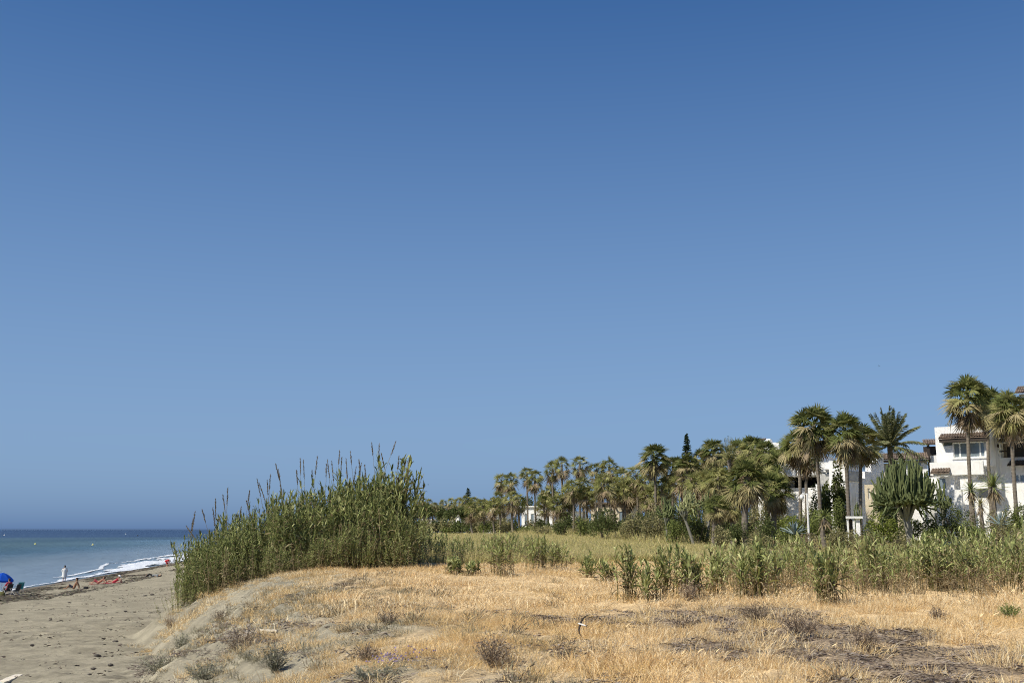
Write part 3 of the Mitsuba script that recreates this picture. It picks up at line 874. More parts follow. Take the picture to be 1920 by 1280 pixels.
# the trio left of the date palm
fan_palm(1524, 755, 92, 'tallest fan palm of the group before the middle villa, wide shaggy crown', 1.28, 1538)
fan_palm(1583, 772, 90, 'fan palm with straight pale trunk beside the small white gateway', 1.12, 1593)
fan_palm(1612, 790, 93, 'fan palm with orange dead leaves just right of the straight pale trunk', 1.05, 1611)
fan_palm(1494, 800, 97, 'lower fan palm with thin pale trunk left of the tallest middle palm', 1.0, 1497)
fan_palm(1512, 822, 104, 'low fan palm behind the lamp post, yellowish hanging leaves', 0.95, 1514)
date_palm(1664, 766, 96, 'feather leaved date palm with upright fronds behind the round cactus tree', 1.22)
# palms left of the middle villa
fan_palm(1455, 842, 112, 'shaggy fan palm beside the left end of the middle villa', 1.0)
fan_palm(1435, 822, 118, 'fan palm below the small white dome, crown touching its right neighbour', 1.0)
fan_palm(1408, 812, 122, 'high fan palm left of the small white dome', 1.02)
fan_palm(1383, 822, 130, 'fan palm right behind the feather leaved palm of the middle group', 0.98)
fan_palm(1337, 818, 126, 'fan palm with greyish crown left of the feather leaved palm of the middle group', 1.05)
fan_palm(1316, 838, 134, 'fan palm low between the conical pine and the greyish fan palm', 0.95)
date_palm(1366, 818, 118, 'feather leaved palm rising out of the middle palm group', 0.9, parts=False)
fan_palm(1288, 846, 128, 'fan palm standing right in front of the dark conical pine', 1.02)
fan_palm(1262, 852, 142, 'fan palm half hidden left of the conical pine', 0.98)
fan_palm(1226, 828, 132, 'free standing tall fan palm with double trunk look, left of the conical pine', 1.2, 1228)
# stubby palms with brown skirts behind the field
fan_palm(1400, 856, 81, 'short fan palm with stiff vivid green leaves above a thick brown skirt', 1.0, 1398, rad=0.28, name='stub_palm')
fan_palm(1452, 884, 84, 'short brown skirted palm right of the vivid green one', 0.85, 1450, rad=0.25, name='stub_palm')
fan_palm(1342, 925, 82, 'low drooping brown palm at the right rear corner of the field', 0.62, 1340, rad=0.25, name='stub_palm')
fan_palm(1368, 922, 85, 'low tangled brown palm between the drooping one and the vivid green one', 0.62, 1370, rad=0.25, name='stub_palm')
ROW = [(1193, 868, 150, 1.0, 'fan palm just left of the free standing tall one, crown among others'), (1166, 874, 158, 1.0, 'fan palm in the thick of the row, two crowns left of the free standing palm'),
       (1208, 884, 148, 0.9, 'low fan palm under the left side of the free standing tall palm'), (1142, 855, 160, 1.0, 'fan palm at the right of the high trio of the row'),
       (1118, 862, 166, 1.0, 'fan palm with tan crown left of the feather palm in the row'), (1087, 850, 160, 1.0, 'high fan palm with single clear trunk down to the field'),
       (1074, 892, 150, 0.95, 'lower fan palm with light trunk beside the single clear trunk'), (1053, 852, 168, 0.98, 'right one of two high fan palms with touching crowns'),
       (1036, 860, 172, 1.0, 'left one of two high fan palms with touching crowns'), (1003, 878, 186, 1.0, 'fan palm, right one of the second leftmost tall pair'),
       (988, 872, 196, 1.0, 'fan palm, left one of the second leftmost tall pair'), (958, 882, 196, 1.05, 'fan palm, right one of the leftmost tall pair'),
       (940, 884, 205, 1.1, 'fan palm, left one of the leftmost tall pair')]
for px, py, D, s, lab in ROW:
    fan_palm(px, py, D, lab, s, parts=False)
date_palm(1122, 888, 150, 'feather leaved palm hanging over the cream house behind the field', 0.85, parts=False)
r0 = np.random.default_rng(37)
for i, (px, py) in enumerate([(1180, 905), (1150, 900), (1100, 905), (1020, 925), (1045, 922), (1060, 925), (972, 922), (925, 930), (1240, 890), (1305, 880), (1420, 850), (1355, 860), (1275, 875), (1330, 872), (1385, 868), (1440, 872), (1398, 842), (1178, 888), (1132, 885), (1218, 905), (1065, 905), (1300, 905), (1360, 895), (1250, 905), (905, 932), (885, 936), (935, 918), (960, 915), (1028, 905), (1092, 890), (1170, 895), (1200, 900), (1230, 910), (1345, 870), (1320, 890)]):
    fan_palm(px, py, 172 - (px - 925) * 0.13 + r0.uniform(0, 20), 'smaller fan palm filling the gaps low in the palm row', 0.95, parts=False, group_='smaller palms filling the row')
for i, px in enumerate([902, 888, 873, 860, 846, 832, 818, 806, 795, 786, 912]):
    D = 300 + 14 * i + r0.uniform(-10, 10)
    fan_palm(px + r0.normal(0, 2), 933 + r0.normal(0, 4), D, 'small distant fan palm at the far left end of the palm row', 1.15, parts=False, group_='distant palms at the end of the row')
# ------------------------------------------------------------------ buildings
def stained_white(p, n, uv):
    streak = mikit.noise(p.x * 5, p.y * 5, p.z * 0.35) * mikit.noise(p.x * 0.7, p.y * 0.7, p.z * 0.7 + 3)
    grime = mikit.fbm(p.x * 1.4, p.y * 1.4, p.z * 1.4, 3)
    return mikit.mix((0.85, 0.85, 0.85), (0.66, 0.645, 0.61), 0.75 * mikit.smoothstep(0.34, 0.7, streak) + 0.25 * mikit.smoothstep(0.5, 0.75, grime))


scene['white_wall'] = {'type': 'twosided', 'bsdf': {'type': 'principled', 'base_color': mikit.proc(stained_white), 'roughness': 0.8, 'specular': 0.3}}
noisy('cream_wall', (0.66, 0.58, 0.44), (0.56, 0.48, 0.36), 0.8)
noisy('grey_render', (0.42, 0.42, 0.41), (0.50, 0.50, 0.49), 1.2)
noisy('roof_tile', (0.20, 0.15, 0.115), (0.10, 0.08, 0.068), 2.5)
plain('dark_timber', (0.035, 0.026, 0.02), 0.6)
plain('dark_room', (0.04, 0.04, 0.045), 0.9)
plain('pane_glass', (0.17, 0.21, 0.24), 0.06, specular=0.9)
plain('white_frame', (0.78, 0.78, 0.76), 0.5)
plain('awning_cloth', (0.55, 0.55, 0.53), 0.8)


class Facade:
    """A wall plane: u to the right, v up, w out of it, in metres; h() finds what a photograph pixel shows on it."""

    def __init__(self, px, D, alpha, key):
        a = math.radians(alpha)
        self.N = np.array([-math.sin(a), -math.cos(a), 0]); self.U = np.array([math.cos(a), -math.sin(a), 0])
        p = at(px, 985, D); self.P = np.array([p[0], D, float(gz(p[0], D, False))])
        self.key = key

    def h(self, px, py, w=0.0):
        q = on_plane(px, py, self.P + self.N * w, self.N) - self.P
        return np.dot(q, self.U), q[2]

    def rect(self, px0, py0, px1, py1, w=0.0):
        (u0, _), (u1, _) = self.h(px0, (py0 + py1) / 2, w), self.h(px1, (py0 + py1) / 2, w)
        _, v1 = self.h((px0 + px1) / 2, py0, w); _, v0 = self.h((px0 + px1) / 2, py1, w)
        return u0, u1, v0, v1

    def world(self, V):
        V = np.asarray(V, float)
        return self.P + V[:, :1] * self.U + V[:, 1:2] * np.array([0, 0, 1.0]) + V[:, 2:3] * self.N

    def box(self, name, bsdf, u0, u1, v0, v1, w0, w1, label=None, parent=None):
        V, Fc = boxv(u0, u1, v0, v1, w0, w1)
        return put(mikit.ply((self.world(V), Fc), bsdf), name, parent or self.key, label)

    def panel(self, name, bsdf, outline, holes, w, t, parent=None, label=None):
        """A wall slab of thickness t behind plane w, with real openings."""
        poly = Polygon(outline).difference(Polygon()) if not holes else Polygon(outline)
        for (a, b, c, d) in holes:
            poly = poly.difference(sbox(a, c, b, d))
        geoms = getattr(poly, 'geoms', [poly])
        m = trimesh.util.concatenate([trimesh.creation.extrude_polygon(g, t, engine='earcut') for g in geoms])
        V = np.array(m.vertices); V[:, 2] += w - t
        return put(mikit.ply((self.world(V), np.array(m.faces)), bsdf), name, parent or self.key, label)

    def window(self, u0, u1, v0, v1, w, muntins=(), room=True):
        """Frame, panes and the dark room behind an opening; w is the wall face."""
        fr = Mesh(); f = 0.07
        for a, b, c, d in ((u0, u1, v0, v0 + f), (u0, u1, v1 - f, v1), (u0, u0 + f, v0 + f, v1 - f), (u1 - f, u1, v0 + f, v1 - f)):
            V, Fc = boxv(a + .003, b - .003, c + .003, d - .003, w - 0.2, w - 0.12); fr.add(V, Fc)
        cuts = [u0 + f] + [x for x in muntins] + [u1 - f]
        for x in muntins:
            V, Fc = boxv(x - 0.07, x + 0.07, v0 + f, v1 - f, w - 0.2, w - 0.11); fr.add(V, Fc)
        V, Fc, _ = fr.arrays()
        k = put(mikit.ply((self.world(V), Fc), 'white_frame'), 'window', self.key)
        for a, b in zip(cuts[:-1], cuts[1:]):
            V, Fc = boxv(a + 0.01, b - 0.01, v0 + f, v1 - f, w - 0.175, w - 0.165)
            put(mikit.ply((self.world(V), Fc), 'pane_glass'), 'pane', k)
        return k

    def tiles(self, name, u0, u1, v_low, v_high, w_out, w_in, parent=None):
        """A lean-to of barrel tiles: half-round ridges running down the slope on a slab."""
        m = Mesh()
        n = max(3, int((u1 - u0) / 0.24))
        for i in range(n):
            c = u0 + (i + 0.5) * (u1 - u0) / n
            rr = (u1 - u0) / n * 0.5
            a = np.linspace(0, np.pi, 6)
            for s in range(4):
                t0, t1 = s / 4, (s + 1) / 4 + 0.02
                pts = []
                for t, lift in ((t0, 0.03), (t1, 0.0)):
                    w = w_out + (w_in - w_out) * t; v = v_low + (v_high - v_low) * t
                    pts.append(np.stack([c + rr * np.cos(a), v + lift + rr * 0.9 * np.sin(a), np.full(6, w)], -1))
                q = np.array([[k, k + 1, k + 7, k + 6] for k in range(5)])
                m.add(self.world(np.vstack(pts)), q)
            V, Fc = np.array([[c - rr, v_low - .05, w_out], [c + rr, v_low - .05, w_out], [c + rr, v_high - .05, w_in], [c - rr, v_high - .05, w_in],
                              [c - rr, v_low, w_out], [c + rr, v_low, w_out], [c + rr, v_high, w_in], [c - rr, v_high, w_in]]), np.array([[0, 1, 2, 3], [4, 5, 6, 7], [0, 1, 5, 4], [1, 2, 6, 5], [2, 3, 7, 6], [3, 0, 4, 7]])
            m.add(self.world(V), Fc)
        V, Fc, _ = m.arrays()
        k = put(mikit.ply((V, Fc), 'roof_tile'), name, parent or self.key)
        labels[k] = {'kind': 'stuff'}
        return k


# --- the white villa on the right
t = thing('villa', 'large white villa with tiled eaves and long windows behind the palms at the right edge', 'villa')
F = Facade(1752, 103, 38, t)
h = F.h
uL, vT = h(1752, 801); uS, vT2 = h(1781, 797); uR = h(1850, 850)[0]
win = F.rect(1787, 829, 1846, 857); slot = F.rect(1768, 828, 1787, 836)
vTer = h(1790, 866)[1]; vLow = h(1790, 891)[1]
F.panel('wall', 'white_wall', [(uL, vTer - .4), (uR, vTer - .4), (uR, vT2), (uS, vT2), (uS, vT), (uL, vT)], [win, slot], 0.0, 0.35)
F.box('wall', 'white_wall', uL, uL + 0.35, vTer - .4, vT, -9.0, -0.352)                      # its flanks, back and floor
F.box('wall', 'white_wall', uR - 0.35, uR, vTer - .4, vT2, -9.0, -0.352)
F.box('wall', 'white_wall', uL + .352, uR - .352, vTer - .4, vT, -9.0, -8.7)
F.box('ceiling', 'white_wall', uL + .352, uR - .352, vT - 0.9, vT - 0.75, -8.698, -0.352)
F.box('floor', 'white_wall', uL + .352, uR - .352, vTer - .4, vTer - 0.2, -8.698, -0.352)
F.window(win[0], win[1], win[2], win[3], 0.0, [h(x, 843)[0] for x in (1799, 1817, 1837)])
F.window(slot[0], slot[1] - 0.05, slot[2], slot[3], 0.0)
F.box('sill', 'white_frame', win[0] - .15, win[1] + .15, win[2] - 0.14, win[2] - 0.004, 0.003, 0.14)
e0, e1 = h(1764, 816)[0], uR + 0.4
vE = h(1790, 821, 0.9)[1]
F.tiles('roof_tiles', e0, e1, vE, vE + 0.45, 0.95, 0.01)
F.box('eave', 'dark_timber', e0 + .05, e1 - .05, vE - 0.34, vE - 0.06, 0.003, 0.85)
# terrace with solid parapet
p0, p1, pv0, pv1 = F.rect(1744, 865, 1844, 890, 1.3)
F.box('parapet', 'white_wall', p0, p1, pv0, pv1, 1.1, 1.35)
F.box('parapet', 'white_wall', p0, p0 + 0.3, pv0, pv1, -2.0, 1.098)
F.box('balcony_floor', 'white_wall', p0 + .302, p1, pv0 + 0.02, pv0 + 0.28, -0.6, 1.098)
# lower storey: recessed wall, columns, window, tiled porch
w_ = F.rect(1760, 895, 1774, 917, -1.6)
a0 = h(1742, 900, -1.6)[0]; a1 = h(1804, 900, -1.6)[0]
F.panel('lower_wall', 'white_wall', [(a0, 0), (a1, 0), (a1, pv0), (a0, pv0)], [w_], -1.6, 0.3)
F.window(*w_, -1.6)
c = F.rect(1782.5, 882, 1788.5, 919, 0.9); F.box('column', 'white_wall', c[0], c[1], 0, pv0, 0.55, 1.0)
c = F.rect(1802, 880, 1822, 960, 0.9)
F.box('lower_wall', 'white_wall', c[0], c[1], 0, pv0, -1.3, 1.0)
c2 = F.rect(1822, 898, 1851, 915, 0.6)
F.box('parapet', 'white_wall', c[1] + .003, uR + .6, c2[2], c2[3], 0.3, 0.7)
F.box('lower_wall', 'grey_render', c[1] + .003, uR, 0, pv0, -2.4, -1.9)
F.box('lower_wall', 'white_wall', c[1] + .003, uR + .6, 0, c2[2] - .9, 0.3, 0.6)
F.tiles('porch_tiles', h(1746, 884, 1.6)[0], h(1781, 884, 1.6)[0], h(1765, 887, 1.6)[1], h(1765, 887, 1.6)[1] + 0.42, 1.95, 1.36)
F.box('back_wall', 'white_wall', uL, uR - .355, 0, vTer - .402, -3.4, -2.95)
F.box('lower_wall', 'white_wall', uR - .35, uR, 0, vTer - .402, -9, -2.45)
d = F.rect(1757, 918, 1804, 962, 2.6)
F.box('terrace_wall', 'white_wall', d[0], d[1], 0, d[3], 2.2, 2.6)
F.box('terrace_wall', 'white_wall', *(F.rect(1781, 914, 1786, 918, 2.5)[:2]), d[3] + .002, d[3] + 0.25, 2.25, 2.55)
d2 = F.rect(1733, 936, 1757, 947, 2.0)
F.box('terrace_wall', 'white_wall', d2[0], d[0] - .003, d2[2], d2[3], 1.6, 2.0)
F.box('garage_wall', 'grey_render', d2[0], d[0] - .003, 0, d2[2] - .003, 0.2, 0.5)
F.box('column', 'white_wall', d2[0], d2[0] + 0.22, 0, d2[2] - .003, 1.7, 1.95)
# the wing to the right, set back
q0 = uR + 0.003; q1 = h(1990, 850, -3.2)[0]
vW = h(1890, 806, -3.2)[1]
lo = F.rect(1873, 829, 1930, 857, -3.2); lo2 = F.rect(1899, 889, 1927, 903, -3.2)
F.panel('wing_wall', 'white_wall', [(q0, 0), (q1, 0), (q1, vW), (q0, vW)], [lo, lo2], -3.2, 0.35)
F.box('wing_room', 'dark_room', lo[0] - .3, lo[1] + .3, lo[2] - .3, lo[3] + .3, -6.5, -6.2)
F.box('railing', 'dark_timber', lo[0] + .002, lo[1] - .002, lo[2] + 0.55, lo[2] + 0.68, -3.42, -3.3)
F.window(*lo2, -3.2, [h(1911, 896, -3.2)[0]])
F.box('wing_roof', 'white_wall', q0, q1, vW - 0.3, vW - 0.003, -9, -3.552)
F.tiles('roof_tiles', e1 + .05, q1, vE + 0.05, vE + 0.65, -2.0, -3.19)
F.box('eave', 'dark_timber', e1 + .1, q1 - .05, vE - 0.3, vE - 0.02, -3.19, -2.1)
t1_ = F.rect(1888, 862, 1960, 871, -2.0)
for k_ in (1872, 1905):
    l_ = F.rect(k_ - 1.2, 832, k_ + 1.2, 839, -3.2)
    F.box('wall_lantern', 'dark_timber', l_[0], l_[1], l_[2], l_[3], -3.197, -2.95)
F.box('downpipe', 'white_frame', q0 + .25, q0 + .36, 0, vW - .35, -3.197, -3.09)
F.tiles('porch_tiles', t1_[0], q1, t1_[2], t1_[3], -1.9, -3.19)
pr = F.rect(1868, 905, 1960, 960, -1.2)
F.box('terrace_wall', 'white_wall', pr[0], q1, 0, pr[3], -1.6, -1.2)

# --- house behind it, its tiled roof seen left of the villa, and another higher up at the right edge
t = thing('house', 'cream house with low tiled roof and dark posts beside the white villa', 'house')
F = Facade(1660, 122, 20, t)
r0_ = F.rect(1640, 866, 1752, 878)
F.box('wall', 'cream_wall', r0_[0], F.h(1700, 900)[0], 0, F.h(1700, 868)[1], -7, 0)
F.box('wall', 'white_wall', F.h(1700, 900)[0] + .003, F.h(1741, 900)[0], 0, F.h(1720, 862)[1], -7, 0.2)
F.window(*F.rect(1704, 866, 1728, 873, 0.2), 0.42)
vv = F.h(1690, 862)[1]
F.tiles('roof_tiles', F.h(1643, 860)[0], F.h(1742, 860)[0], vv, vv + 0.95, 0.9, -3.5)
F.box('eave', 'dark_timber', F.h(1645, 860)[0], F.h(1740, 860)[0], vv - .3, vv - .06, 0.25, 0.8)
v2 = F.h(1740, 832)[1]
F.tiles('roof_tiles', F.h(1732, 840)[0], F.h(1775, 840)[0], v2, v2 + 0.8, -0.5, -4.5)
F.box('post', 'dark_timber', F.h(1739, 850)[0], F.h(1744, 850)[0], 0, v2 - .003, -1.2, -0.8)
F.box('wall', 'white_wall', F.h(1745, 850)[0], F.h(1775, 850)[0], 0, F.h(1750, 852)[1], -5, -1.3)
F.box('wall', 'dark_timber', F.h(1733, 850)[0], F.h(1775, 850)[0], F.h(1750, 852)[1] + .003, v2 - .003, -4.4, -4.1)
t = thing('upper_house', 'brown tiled roof corner of a higher house cut off at the right edge', 'house')
F = Facade(1905, 128, 30, t)
vv = F.h(1930, 737)[1]
F.box('wall', 'white_wall', F.h(1912, 760)[0], F.h(2010, 760)[0], 0, vv - .05, -8, 0)
F.tiles('roof_tiles', F.h(1903, 735)[0], F.h(2015, 735)[0], vv, vv + 1.3, 1.0, -4)
F.window(*F.rect(1925, 752, 1945, 775), 0.22)

# --- the villa in the middle, behind the palm group
t = thing('villa', 'white villa with flat balconies half hidden behind the middle palm group and lamp post', 'villa')
F = Facade(1466, 113, 28, t)
b = F.rect(1460, 870, 1537, 893)
lg = F.rect(1468, 894, 1532, 914)
vtop = F.h(1480, 852)[1]; uEnd = F.h(1538, 900)[0]
up1 = F.rect(1466, 856, 1482, 868); up2 = F.rect(1499, 858, 1515, 873)
F.panel('wall', 'white_wall', [(b[0], 0), (uEnd, 0), (uEnd, vtop), (b[0], vtop)], [lg, up1, up2], 0, 0.3)
F.box('wall', 'white_wall', b[0], b[0] + .3, 0, vtop, -8, -0.302); F.box('wall', 'white_wall', uEnd - .3, uEnd, 0, vtop, -8, -0.302)
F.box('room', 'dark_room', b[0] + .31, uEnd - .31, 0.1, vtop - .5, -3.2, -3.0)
F.box('roof', 'white_wall', b[0] + .303, uEnd - .303, vtop - .3, vtop - .05, -8, -0.302)
F.window(*up1, 0); F.window(*up2, 0)
for x0, x1 in ((1471, 1477), (1480, 1489)):
    F.box('shutter', 'grey_render', *F.rect(x0, 896, x1, 911, -1.0)[:2], lg[2], lg[3] - .3, -1.2, -1.1)
F.box('balcony', 'white_wall', b[0] - .2, F.h(1494, 880)[0], b[2], b[3], 0.003, 1.3)
F.box('balcony', 'white_wall', F.h(1497, 880)[0], uEnd, b[2] + 0.1, b[2] + 1.0, 0.003, 0.9)
f = F.rect(1456, 916, 1501, 948, 2.2)
holes = [F.rect(x, 929, x + 4, y, 2.2) for x, y in ((1468, 934), (1475, 934), (1484, 938))]
F.panel('terrace_wall', 'white_wall', [(f[0], 0), (f[1], 0), (f[1], F.h(1490, 921, 2.2)[1]), (F.h(1466, 920, 2.2)[0], F.h(1490, 921, 2.2)[1]), (F.h(1466, 920, 2.2)[0], f[3] - .7), (f[0], f[3] - .7)], holes, 2.2, 0.25)
F.box('column', 'white_wall', *F.rect(1463, 895, 1467, 925, 1.8)[:2], 0, lg[3], 1.5, 1.8)
# right part with the projecting white canopy
cn = F.rect(1540, 866, 1574, 879, 1.2)
F.box('canopy', 'white_wall', cn[0], cn[1], cn[2], cn[3], -2.0, 1.4)
wn = F.rect(1541, 884, 1572, 906, -0.5)
F.panel('wall', 'white_wall', [(uEnd + .003, 0), (F.h(1580, 900, -0.5)[0], 0), (F.h(1580, 900, -0.5)[0], cn[2] - .003), (uEnd + .003, cn[2] - .003)], [wn], -0.5, 0.3)
F.window(*wn, -0.5, [F.h(1549, 890, -.5)[0], F.h(1560, 890, -.5)[0]])
F.box('balcony', 'grey_render', wn[0] - .2, F.h(1568, 890, 1)[0], wn[2] - .2, wn[2] + .95, 0.3, 0.8)
F2 = Facade(1541, 108, -42, t)
g = F2.rect(1540, 908, 1578, 965)
F2.box('lower_wall', 'white_wall', g[0], g[1], 0, g[3], -0.6, 0)
F2.box('ledge', 'white_wall', g[0] + 1.0, g[1], g[3] - .5, g[3] - .25, 0.003, 0.5)
# white gable and small dome over it
t = thing('house', 'white gable wall with tiled verge showing between palm crowns left of the middle villa', 'house')
F = Facade(1476, 128, 35, t)
g = F.rect(1452, 838, 1500, 870)
uc = (g[0] + g[1]) / 2
F.panel('wall', 'white_wall', [(g[0], 0), (g[1], 0), (g[1], g[3] - 1.2), (uc, g[3] + .3), (g[0], g[3] - 1.2)], [], 0, 5.0)
m = Mesh()
for s in (-1, 1):
    x = g[0] if s < 0 else g[1]
    V = np.array([[x + s * .4, g[3] - 1.45, .4], [uc, g[3] + .38, .4], [uc, g[3] + .38, -5.2], [x + s * .4, g[3] - 1.45, -5.2]])
    V = np.vstack([V, V + [0, .16, 0]])
    m.add(F.world(V), np.array([[0, 1, 2, 3], [4, 5, 6, 7], [0, 1, 5, 4], [2, 3, 7, 6], [0, 3, 7, 4]]))
put(shape(m, 'roof_tile'), 'roof', t)
F.window(*F.rect(1470, 858, 1480, 868), 0.22)
t = thing('dome_house', 'white house with small round dome on its roof above the middle palm crowns', 'house')
F = Facade(1433, 140, 35, t)
g = F.rect(1405, 830, 1462, 900)
F.box('wall', 'white_wall', g[0], g[1], 0, g[3], -6, 0)
p = F.world(np.array([[F.h(1433, 824)[0], g[3] + 0.12, -1.5]]))[0]
dm = trimesh.creation.icosphere(subdivisions=2, radius=0.55); dm.vertices[:, 2] = np.maximum(dm.vertices[:, 2], -0.15); dm.apply_translation(p)
put(mikit.ply((np.array(dm.vertices), np.array(dm.faces)), 'white_wall', smooth=True), 'dome', t)
F.window(*F.rect(1428, 868, 1436, 880), 0.22)
F.tiles('roof_tiles', g[0] - .3, F.h(1425, 830)[0], g[3] - .02, g[3] + .7, .4, -2.2)

# shaded tall grey house and its stepped white flank
t = thing('grey_house', 'tall plain house with shaded grey front, seen between two palm trunks', 'house')
F = Facade(1598, 108, -42, t)
g = F.rect(1586, 858, 1612, 970)
F.panel('wall', 'white_wall', [(g[0], 0), (g[1], 0), (g[1], g[3]), (g[0], g[3])], [F.rect(1593, 863, 1600, 876)], 0, 0.4)
F.box('wall', 'white_wall', g[0], g[1], 0, g[3] - .3, -1.8, -0.402)
F.box('band', 'grey_render', g[0], g[1], F.h(1598, 902)[1], F.h(1598, 883)[1], 0.003, 0.12)
F.window(*F.rect(1593, 863, 1600, 876), 0)
s0 = g[1] + .003
for i, (a, b_, y) in enumerate([(1612, 1624, 896), (1624, 1636, 884), (1636, 1648, 866), (1648, 1660, 850)]):
    rr_ = F.rect(a, y, b_, 970, -1.0)
    F.box('flank', 'white_wall', rr_[0] + .003, rr_[1], 0, rr_[3], -1.7, -1.0 - 0.01 * i)
F.box('chimney', 'white_wall', *F.rect(1643, 858, 1647, 866, -1)[:2], F.h(1645, 866, -1)[1], F.h(1645, 856, -1)[1], -1.6, -1.2)
t = thing('cream_house', 'low cream house with brown window gaps between the grey house and the cactus tree', 'house')
F = Facade(1640, 100, 30, t)
g = F.rect(1622, 908, 1660, 962)
hs = [F.rect(1627, 915, 1631, 935), F.rect(1634, 918, 1639, 940)]
F.panel('wall', 'cream_wall', [(g[0], 0), (g[1], 0), (g[1], g[3]), (g[0], g[3])], hs, 0, 0.35)
for q in hs:
    F.window(*q, 0)
F.box('wall', 'cream_wall', g[0], g[1], 0, g[3] - .2, -4, -1.5)

# --- far houses glimpsed through the palm row
FAR = [(978, 1036, 950, 215, 'white', 'white house with grey garage door behind the leftmost tall palms'), (1108, 1176, 944, 178, 'cream', 'cream house with brown beams behind the feather palm of the row'),
       (846, 860, 967, 330, 'white', 'tiny white house far left behind the distant palms'), (790, 816, 974, 345, 'white', 'small white house just right of the reed thicket, farthest house of all'),
       (912, 934, 958, 260, 'white', 'white house sliver left of the leftmost tall palms'), (1052, 1076, 960, 205, 'white', 'low white house between the high palm trunks in the row')]
for x0, x1, yt, D, mat, lab in FAR:
    t = thing('far_house', lab, 'house')
    F = Facade((x0 + x1) / 2, D, 25, t)
    g = F.rect(x0, yt, x1, 985)
    W = g[1] - g[0]
    ops = [(g[0] + W * k, g[0] + W * (k + 0.10), g[3] * 0.35, g[3] * 0.75) for k in (0.10, 0.30, 0.78)]
    if mat == 'white':
        ops.append((g[0] + W * 0.46, g[0] + W * 0.62, 0.0 + .05, g[3] * 0.72))
    F.panel('wall', mat + '_wall', [(g[0], 0), (g[1], 0), (g[1], g[3]), (g[0], g[3])], ops, 0, 0.35)
    F.box('wall', mat + '_wall', g[0], g[0] + .3, 0, g[3], -7, -0.352); F.box('wall', mat + '_wall', g[1] - .3, g[1], 0, g[3], -7, -0.352)
    F.box('roof', 'white_wall' if mat == 'white' else 'roof_tile', g[0] - .3, g[1] + .3, g[3] + .003, g[3] + .25, -7.2, .5)
    for q in ops[:3]:
        F.window(*q, 0)
    if mat == 'white':
        F.box('garage_door', 'grey_render', ops[3][0], ops[3][1], ops[3][2], ops[3][3], -0.3, -0.2)
    else:
        for k in np.arange(0.05, 1, 0.15):
            F.box('beam', 'dark_timber', g[0] + W * k, g[0] + W * k + .25, g[3] - .5, g[3] - .2, 0.003, 0.9)

# --- small white gateway, lamp post
t = thing('gateway', 'small white garden gateway with flat lintel at the foot of a palm trunk', 'gateway')
F = Facade(1602, 80, 20, t)
F.P[2] -= 0.1
li = F.rect(1586, 967.5, 1618, 971.5)
F.box('lintel', 'white_frame', li[0], li[1], li[2], li[3], -0.8, 0.15)
for a, b_ in ((1588, 1591.5), (1599, 1603)):
    q = F.rect(a, 972, b_, 1000); F.box('post', 'white_frame', q[0], q[1], 0, li[2] - .003, -0.15, 0)
q = F.rect(1604.5, 972, 1612.5, 1000); F.box('side_wall', 'white_wall', q[0], q[1], 0, li[2] - .003, -0.7, -0.1)
q = F.rect(1592, 972, 1598.5, 1000); F.box('door', 'dark_timber', q[0], q[1], 0, li[2] - .05, -0.5, -0.4)
t = thing('lamp_post', 'slim white lamp post with short arm and round white lamp before the middle villa', 'lamp post')
b = at(1516.5, 1000, 78); top = at(1516.5, 925, 78)
zb = float(gz(b[0], 78, False))
put(mikit.ply(tube([[b[0], 78, zb], [b[0], 78, top[2] * .5 + zb * .5], [b[0], 78, top[2]]], [0.09, 0.075, 0.06], 10), 'white_frame', smooth=40), 'pole', t)
arm = at(1503, 926, 78)
put(mikit.ply(tube([[b[0] - .07, 78, top[2] - .05], [(b[0] + arm[0]) / 2, 78, top[2] + .02], [arm[0], 78, arm[2]]], 0.035, 8), 'white_frame', smooth=40), 'arm', t)
lp = trimesh.creation.icosphere(subdivisions=2, radius=0.16); lp.vertices[:, 2] *= 1.25; lp.apply_translation([arm[0], 78, arm[2] - 0.22])
put(mikit.ply((np.array(lp.vertices), np.array(lp.faces)), 'white_frame', smooth=True), 'lamp', t)
# ------------------------------------------------------------------ shrubs, trees, cactus trees
DARK = np.array([(0.11, 0.135, 0.05), (0.15, 0.175, 0.07), (0.075, 0.095, 0.035)])
MIDG = np.array([(0.18, 0.215, 0.07), (0.24, 0.27, 0.09), (0.13, 0.16, 0.055)])
LIME = np.array([(0.22, 0.26, 0.06), (0.28, 0.32, 0.085), (0.16, 0.20, 0.05)])
OLIVE = np.array([(0.30, 0.28, 0.14), (0.38, 0.34, 0.18), (0.21, 0.205, 0.10)])
DRYB = np.array([(0.26, 0.21, 0.13), (0.33, 0.27, 0.18), (0.18, 0.14, 0.09)])


def leaf_cloud(r, c, rad, n, size, cols, lobes=9):
    """Leaves strewn over overlapping lobes that fill an ellipsoid; each lobe its own leaf tone."""
    c, rad = np.asarray(c, float), np.asarray(rad, float)
    d = unit(r.normal(size=(lobes, 3))); d[:, 2] = d[:, 2] * 0.85 + 0.1
    lc = c + d * rad * r.uniform(0.35, 0.72, (lobes, 1))
    lr = r.uniform(0.32, 0.52, lobes)
    pick = r.integers(0, lobes, n)
    s = unit(r.normal(size=(n, 3)))
    P = lc[pick] + s * rad * lr[pick, None] * (0.72 + 0.36 * r.random((n, 1)))
    P += (meshkit.noise(P * 1.3, 5)[:, None] - 0.5) * s * rad * 0.25
    D = unit(s * 0.7 + r.normal(size=(n, 3)) * 0.8 + [0, 0, 0.25])
    tone_ = 0.75 + 0.5 * r.random(lobes)
    C = cols[r.integers(0, len(cols), n)] * (tone_[pick] * (0.8 + 0.4 * r.random(n)))[:, None]
    return Mesh().add(*strips(P, D, size * r.uniform(0.7, 1.3, n), size * 0.5, 0.1, C, k=2, r=r))


